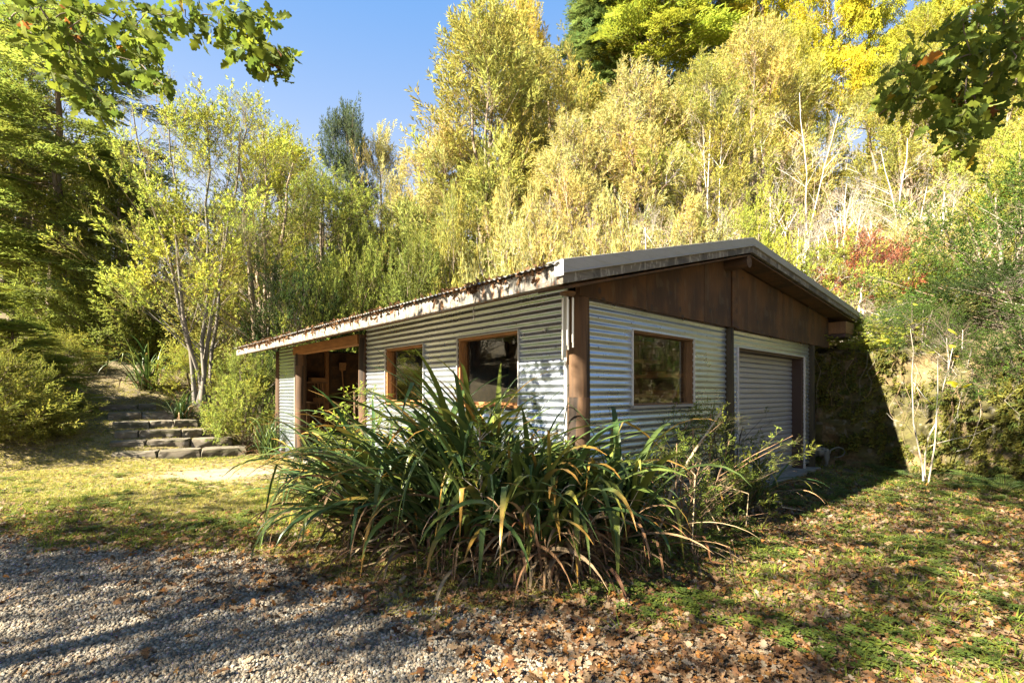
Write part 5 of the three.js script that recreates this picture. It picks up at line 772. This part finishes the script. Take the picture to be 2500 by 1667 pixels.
{ // clover and small broad weeds in the turf
  const r = rng(604), geo = (seed, c) => { const q = rng(seed), g = new GB(); for (let k = 0; k < 11; k++) { const a = q() * 6.3, o = v3(Math.cos(a) * 0.045 * q(), 0.012 + 0.03 * q(), Math.sin(a) * 0.045 * q()); for (let j = 0; j < 3; j++) { const b = a + j * 2.09, d = v3(Math.cos(b), 0.15, Math.sin(b)).normalize(); g.leaf(o, d, v3(-Math.sin(b), 0, Math.cos(b)), 0.020 + 0.012 * q(), 0.018, vary(c, q, 0.25), 0.1, 0.6); } } return g.build(); };
  const geos = [geo(1, [0.125, 0.16, 0.018]), geo(2, [0.085, 0.12, 0.015])], mats = [[], []], cols = [[], []], e = new THREE.Euler(), q = new THREE.Quaternion();
  for (let k = 0; k < 9500; k++) { const D = 2.6 + 6.4 * Math.pow(r(), 1.2), X = (r() * 2 - 1) * (1.1 * D + 0.4); if (!clearOf(X, D) || land(X, D) > 0.4) continue; const amt = clamp((0.02 + 0.28 * sstep(X, -1.5, 1)) + 2.4 * (fbm(X * 1.7 + 9, D * 1.7 + 21, 3) - 0.52) - gravelAt(X, D) * 0.75, 0, 1); if (r() > amt) continue; const s = 0.8 + 0.7 * r(); mats[k % 2].push(new THREE.Matrix4().compose(v3(X, land(X, D), -D), q.setFromEuler(e.set(0, r() * 6.3, 0)), v3(s, s, s))); const c = 0.8 + 0.4 * r(); cols[k % 2].push([c, c, c]); }
  const g = tag(new THREE.Group(), 'green clover and small weeds spread through the turf', 'weeds', null, 'stuff'); g.name = 'ground_weeds'; scene.add(g); geos.forEach((s, k) => copies('clover', s, M.leaf, mats[k], cols[k], g));
}
{ // moss tufts, small ferns and roots on the bank
  const r = rng(606), mats = [[], []], cols = [[], []], tuftA = new GB(), tuftB = new GB(); for (let k = 0; k < 16; k++) { const d = rdir(r); d.x = -Math.abs(d.x) - 0.2; d.normalize(); tuftA.leaf(v3(0, 0, 0).addScaledVector(rdir(r), 0.03), d, perp(d, r), 0.07, 0.03, vary([0.16, 0.16, 0.03], r, 0.3), 0.1); const e = v3(-0.4, -0.6 - r(), (r() - 0.5) * 1.4).normalize(); tuftB.leaf(v3(0, 0, (r() - 0.5) * 0.1), e, perp(e, r), 0.10, 0.022, vary([0.09, 0.12, 0.025], r, 0.3), 0.1); }
  for (let k = 0; k < 3800; k++) { const v = 3 - 8.5 * r(), t = Math.pow(r(), 0.8), y = t * 2.35; if (fbm(v * 1.3, y * 1.3 + 5, 3) + 0.15 * r() < 0.47) continue; const w = r() < 0.75 ? 0 : 1, s = 0.5 + 0.9 * r(), p = W(bankBase(v) + Math.pow(t, 1.3) * bankRun(v) * 0.9 - 0.02 + (fbm(v * 1.1 + 31, y * 1.3 + 7, 4) - 0.5) * mix(0.35, 1.4, sstep(-v, 0.9, 2.2)), v, y); mats[w].push(new THREE.Matrix4().makeRotationY(Math.atan2(UD, UX) + (r() - 0.5)).scale(v3(s, s, s)).setPosition(p)); const c = 0.7 + 0.6 * r(); cols[w].push([c, c, c]); }
  const g = tag(new THREE.Group(), 'moss and small drooping plants covering the clay bank', 'moss', null, 'stuff'); g.name = 'bank_moss'; scene.add(g); copies('moss', tuftA.build(), M.leaf, mats[0], cols[0], g); copies('moss', tuftB.build(), M.leaf, mats[1], cols[1], g);
}
{ // roots hanging in the face of the bank
  const r = rng(607), g = new GB(); for (let k = 0; k < 90; k++) { const v = 2.5 - 8 * r(), y = 2.35 - 0.9 * r(), t = y / 2.4, u = bankBase(v) + Math.pow(t, 1.3) * bankRun(v) * 0.9 - 0.06, L2 = 0.3 + 0.9 * r(), pts = []; for (let j = 0; j < 5; j++) { const yy = y - L2 * j / 4, tt = Math.max(0, yy / 2.4); pts.push(W(bankBase(v) + Math.pow(tt, 1.3) * bankRun(v) * 0.9 - 0.10 - 0.06 * r() + (fbm(v * 1.1 + 31, yy * 1.3 + 7, 4) - 0.5) * 0.6 * mix(0.35, 1.4, sstep(-v, 0.9, 2.2)), v + (r() - 0.5) * 0.18, yy)); } g.tube(pts, [0.007, 0.006, 0.005, 0.003, 0.0015], vary([0.20, 0.15, 0.10], r, 0.4), 4); }
  solo('bank_roots', g.build(), M.bark, 'thin roots and dead stems hanging down the clay bank', 'roots', null, 'stuff');
}
{ // dead leaves caught along the roof edge
  const r = rng(605), mats = [[], []], cols = [[], []], e = new THREE.Euler(), q = new THREE.Quaternion();
  for (let k = 0; k < 900; k++) { const v = -0.3 + 10.0 * r(), dens = fbm(v * 1.4 + 2, 0.5, 3); if (r() > clamp((dens - 0.32) * 3.2, 0.05, 1)) continue; const u = EAVE_L - 0.03 + 0.06 * r() * r(), y = 2.575 - 0.02 + 0.055 * r() - 0.09 * (r() < 0.3 ? r() : 0), s = 0.05 + 0.05 * r(); mats[k % 2].push(new THREE.Matrix4().compose(W(u, v, y), q.setFromEuler(e.set(r() * 6, r() * 6.3, r() * 6)), v3(s, s, s))); const c = 0.6 + 0.5 * r(); cols[k % 2].push([c, c, c]); }
  const g = tag(new THREE.Group(), 'dead brown leaves caught along the roof edge over the fascia', 'dead leaves', null, 'stuff'); g.name = 'roof_leaf_debris'; scene.add(g); copies('leaves', fallen[1], M.dry, mats[0], cols[0], g); copies('leaves', fallenB[3], M.dry, mats[1], cols[1], g);
}
shade(scene);
renderer.render(scene, camera);
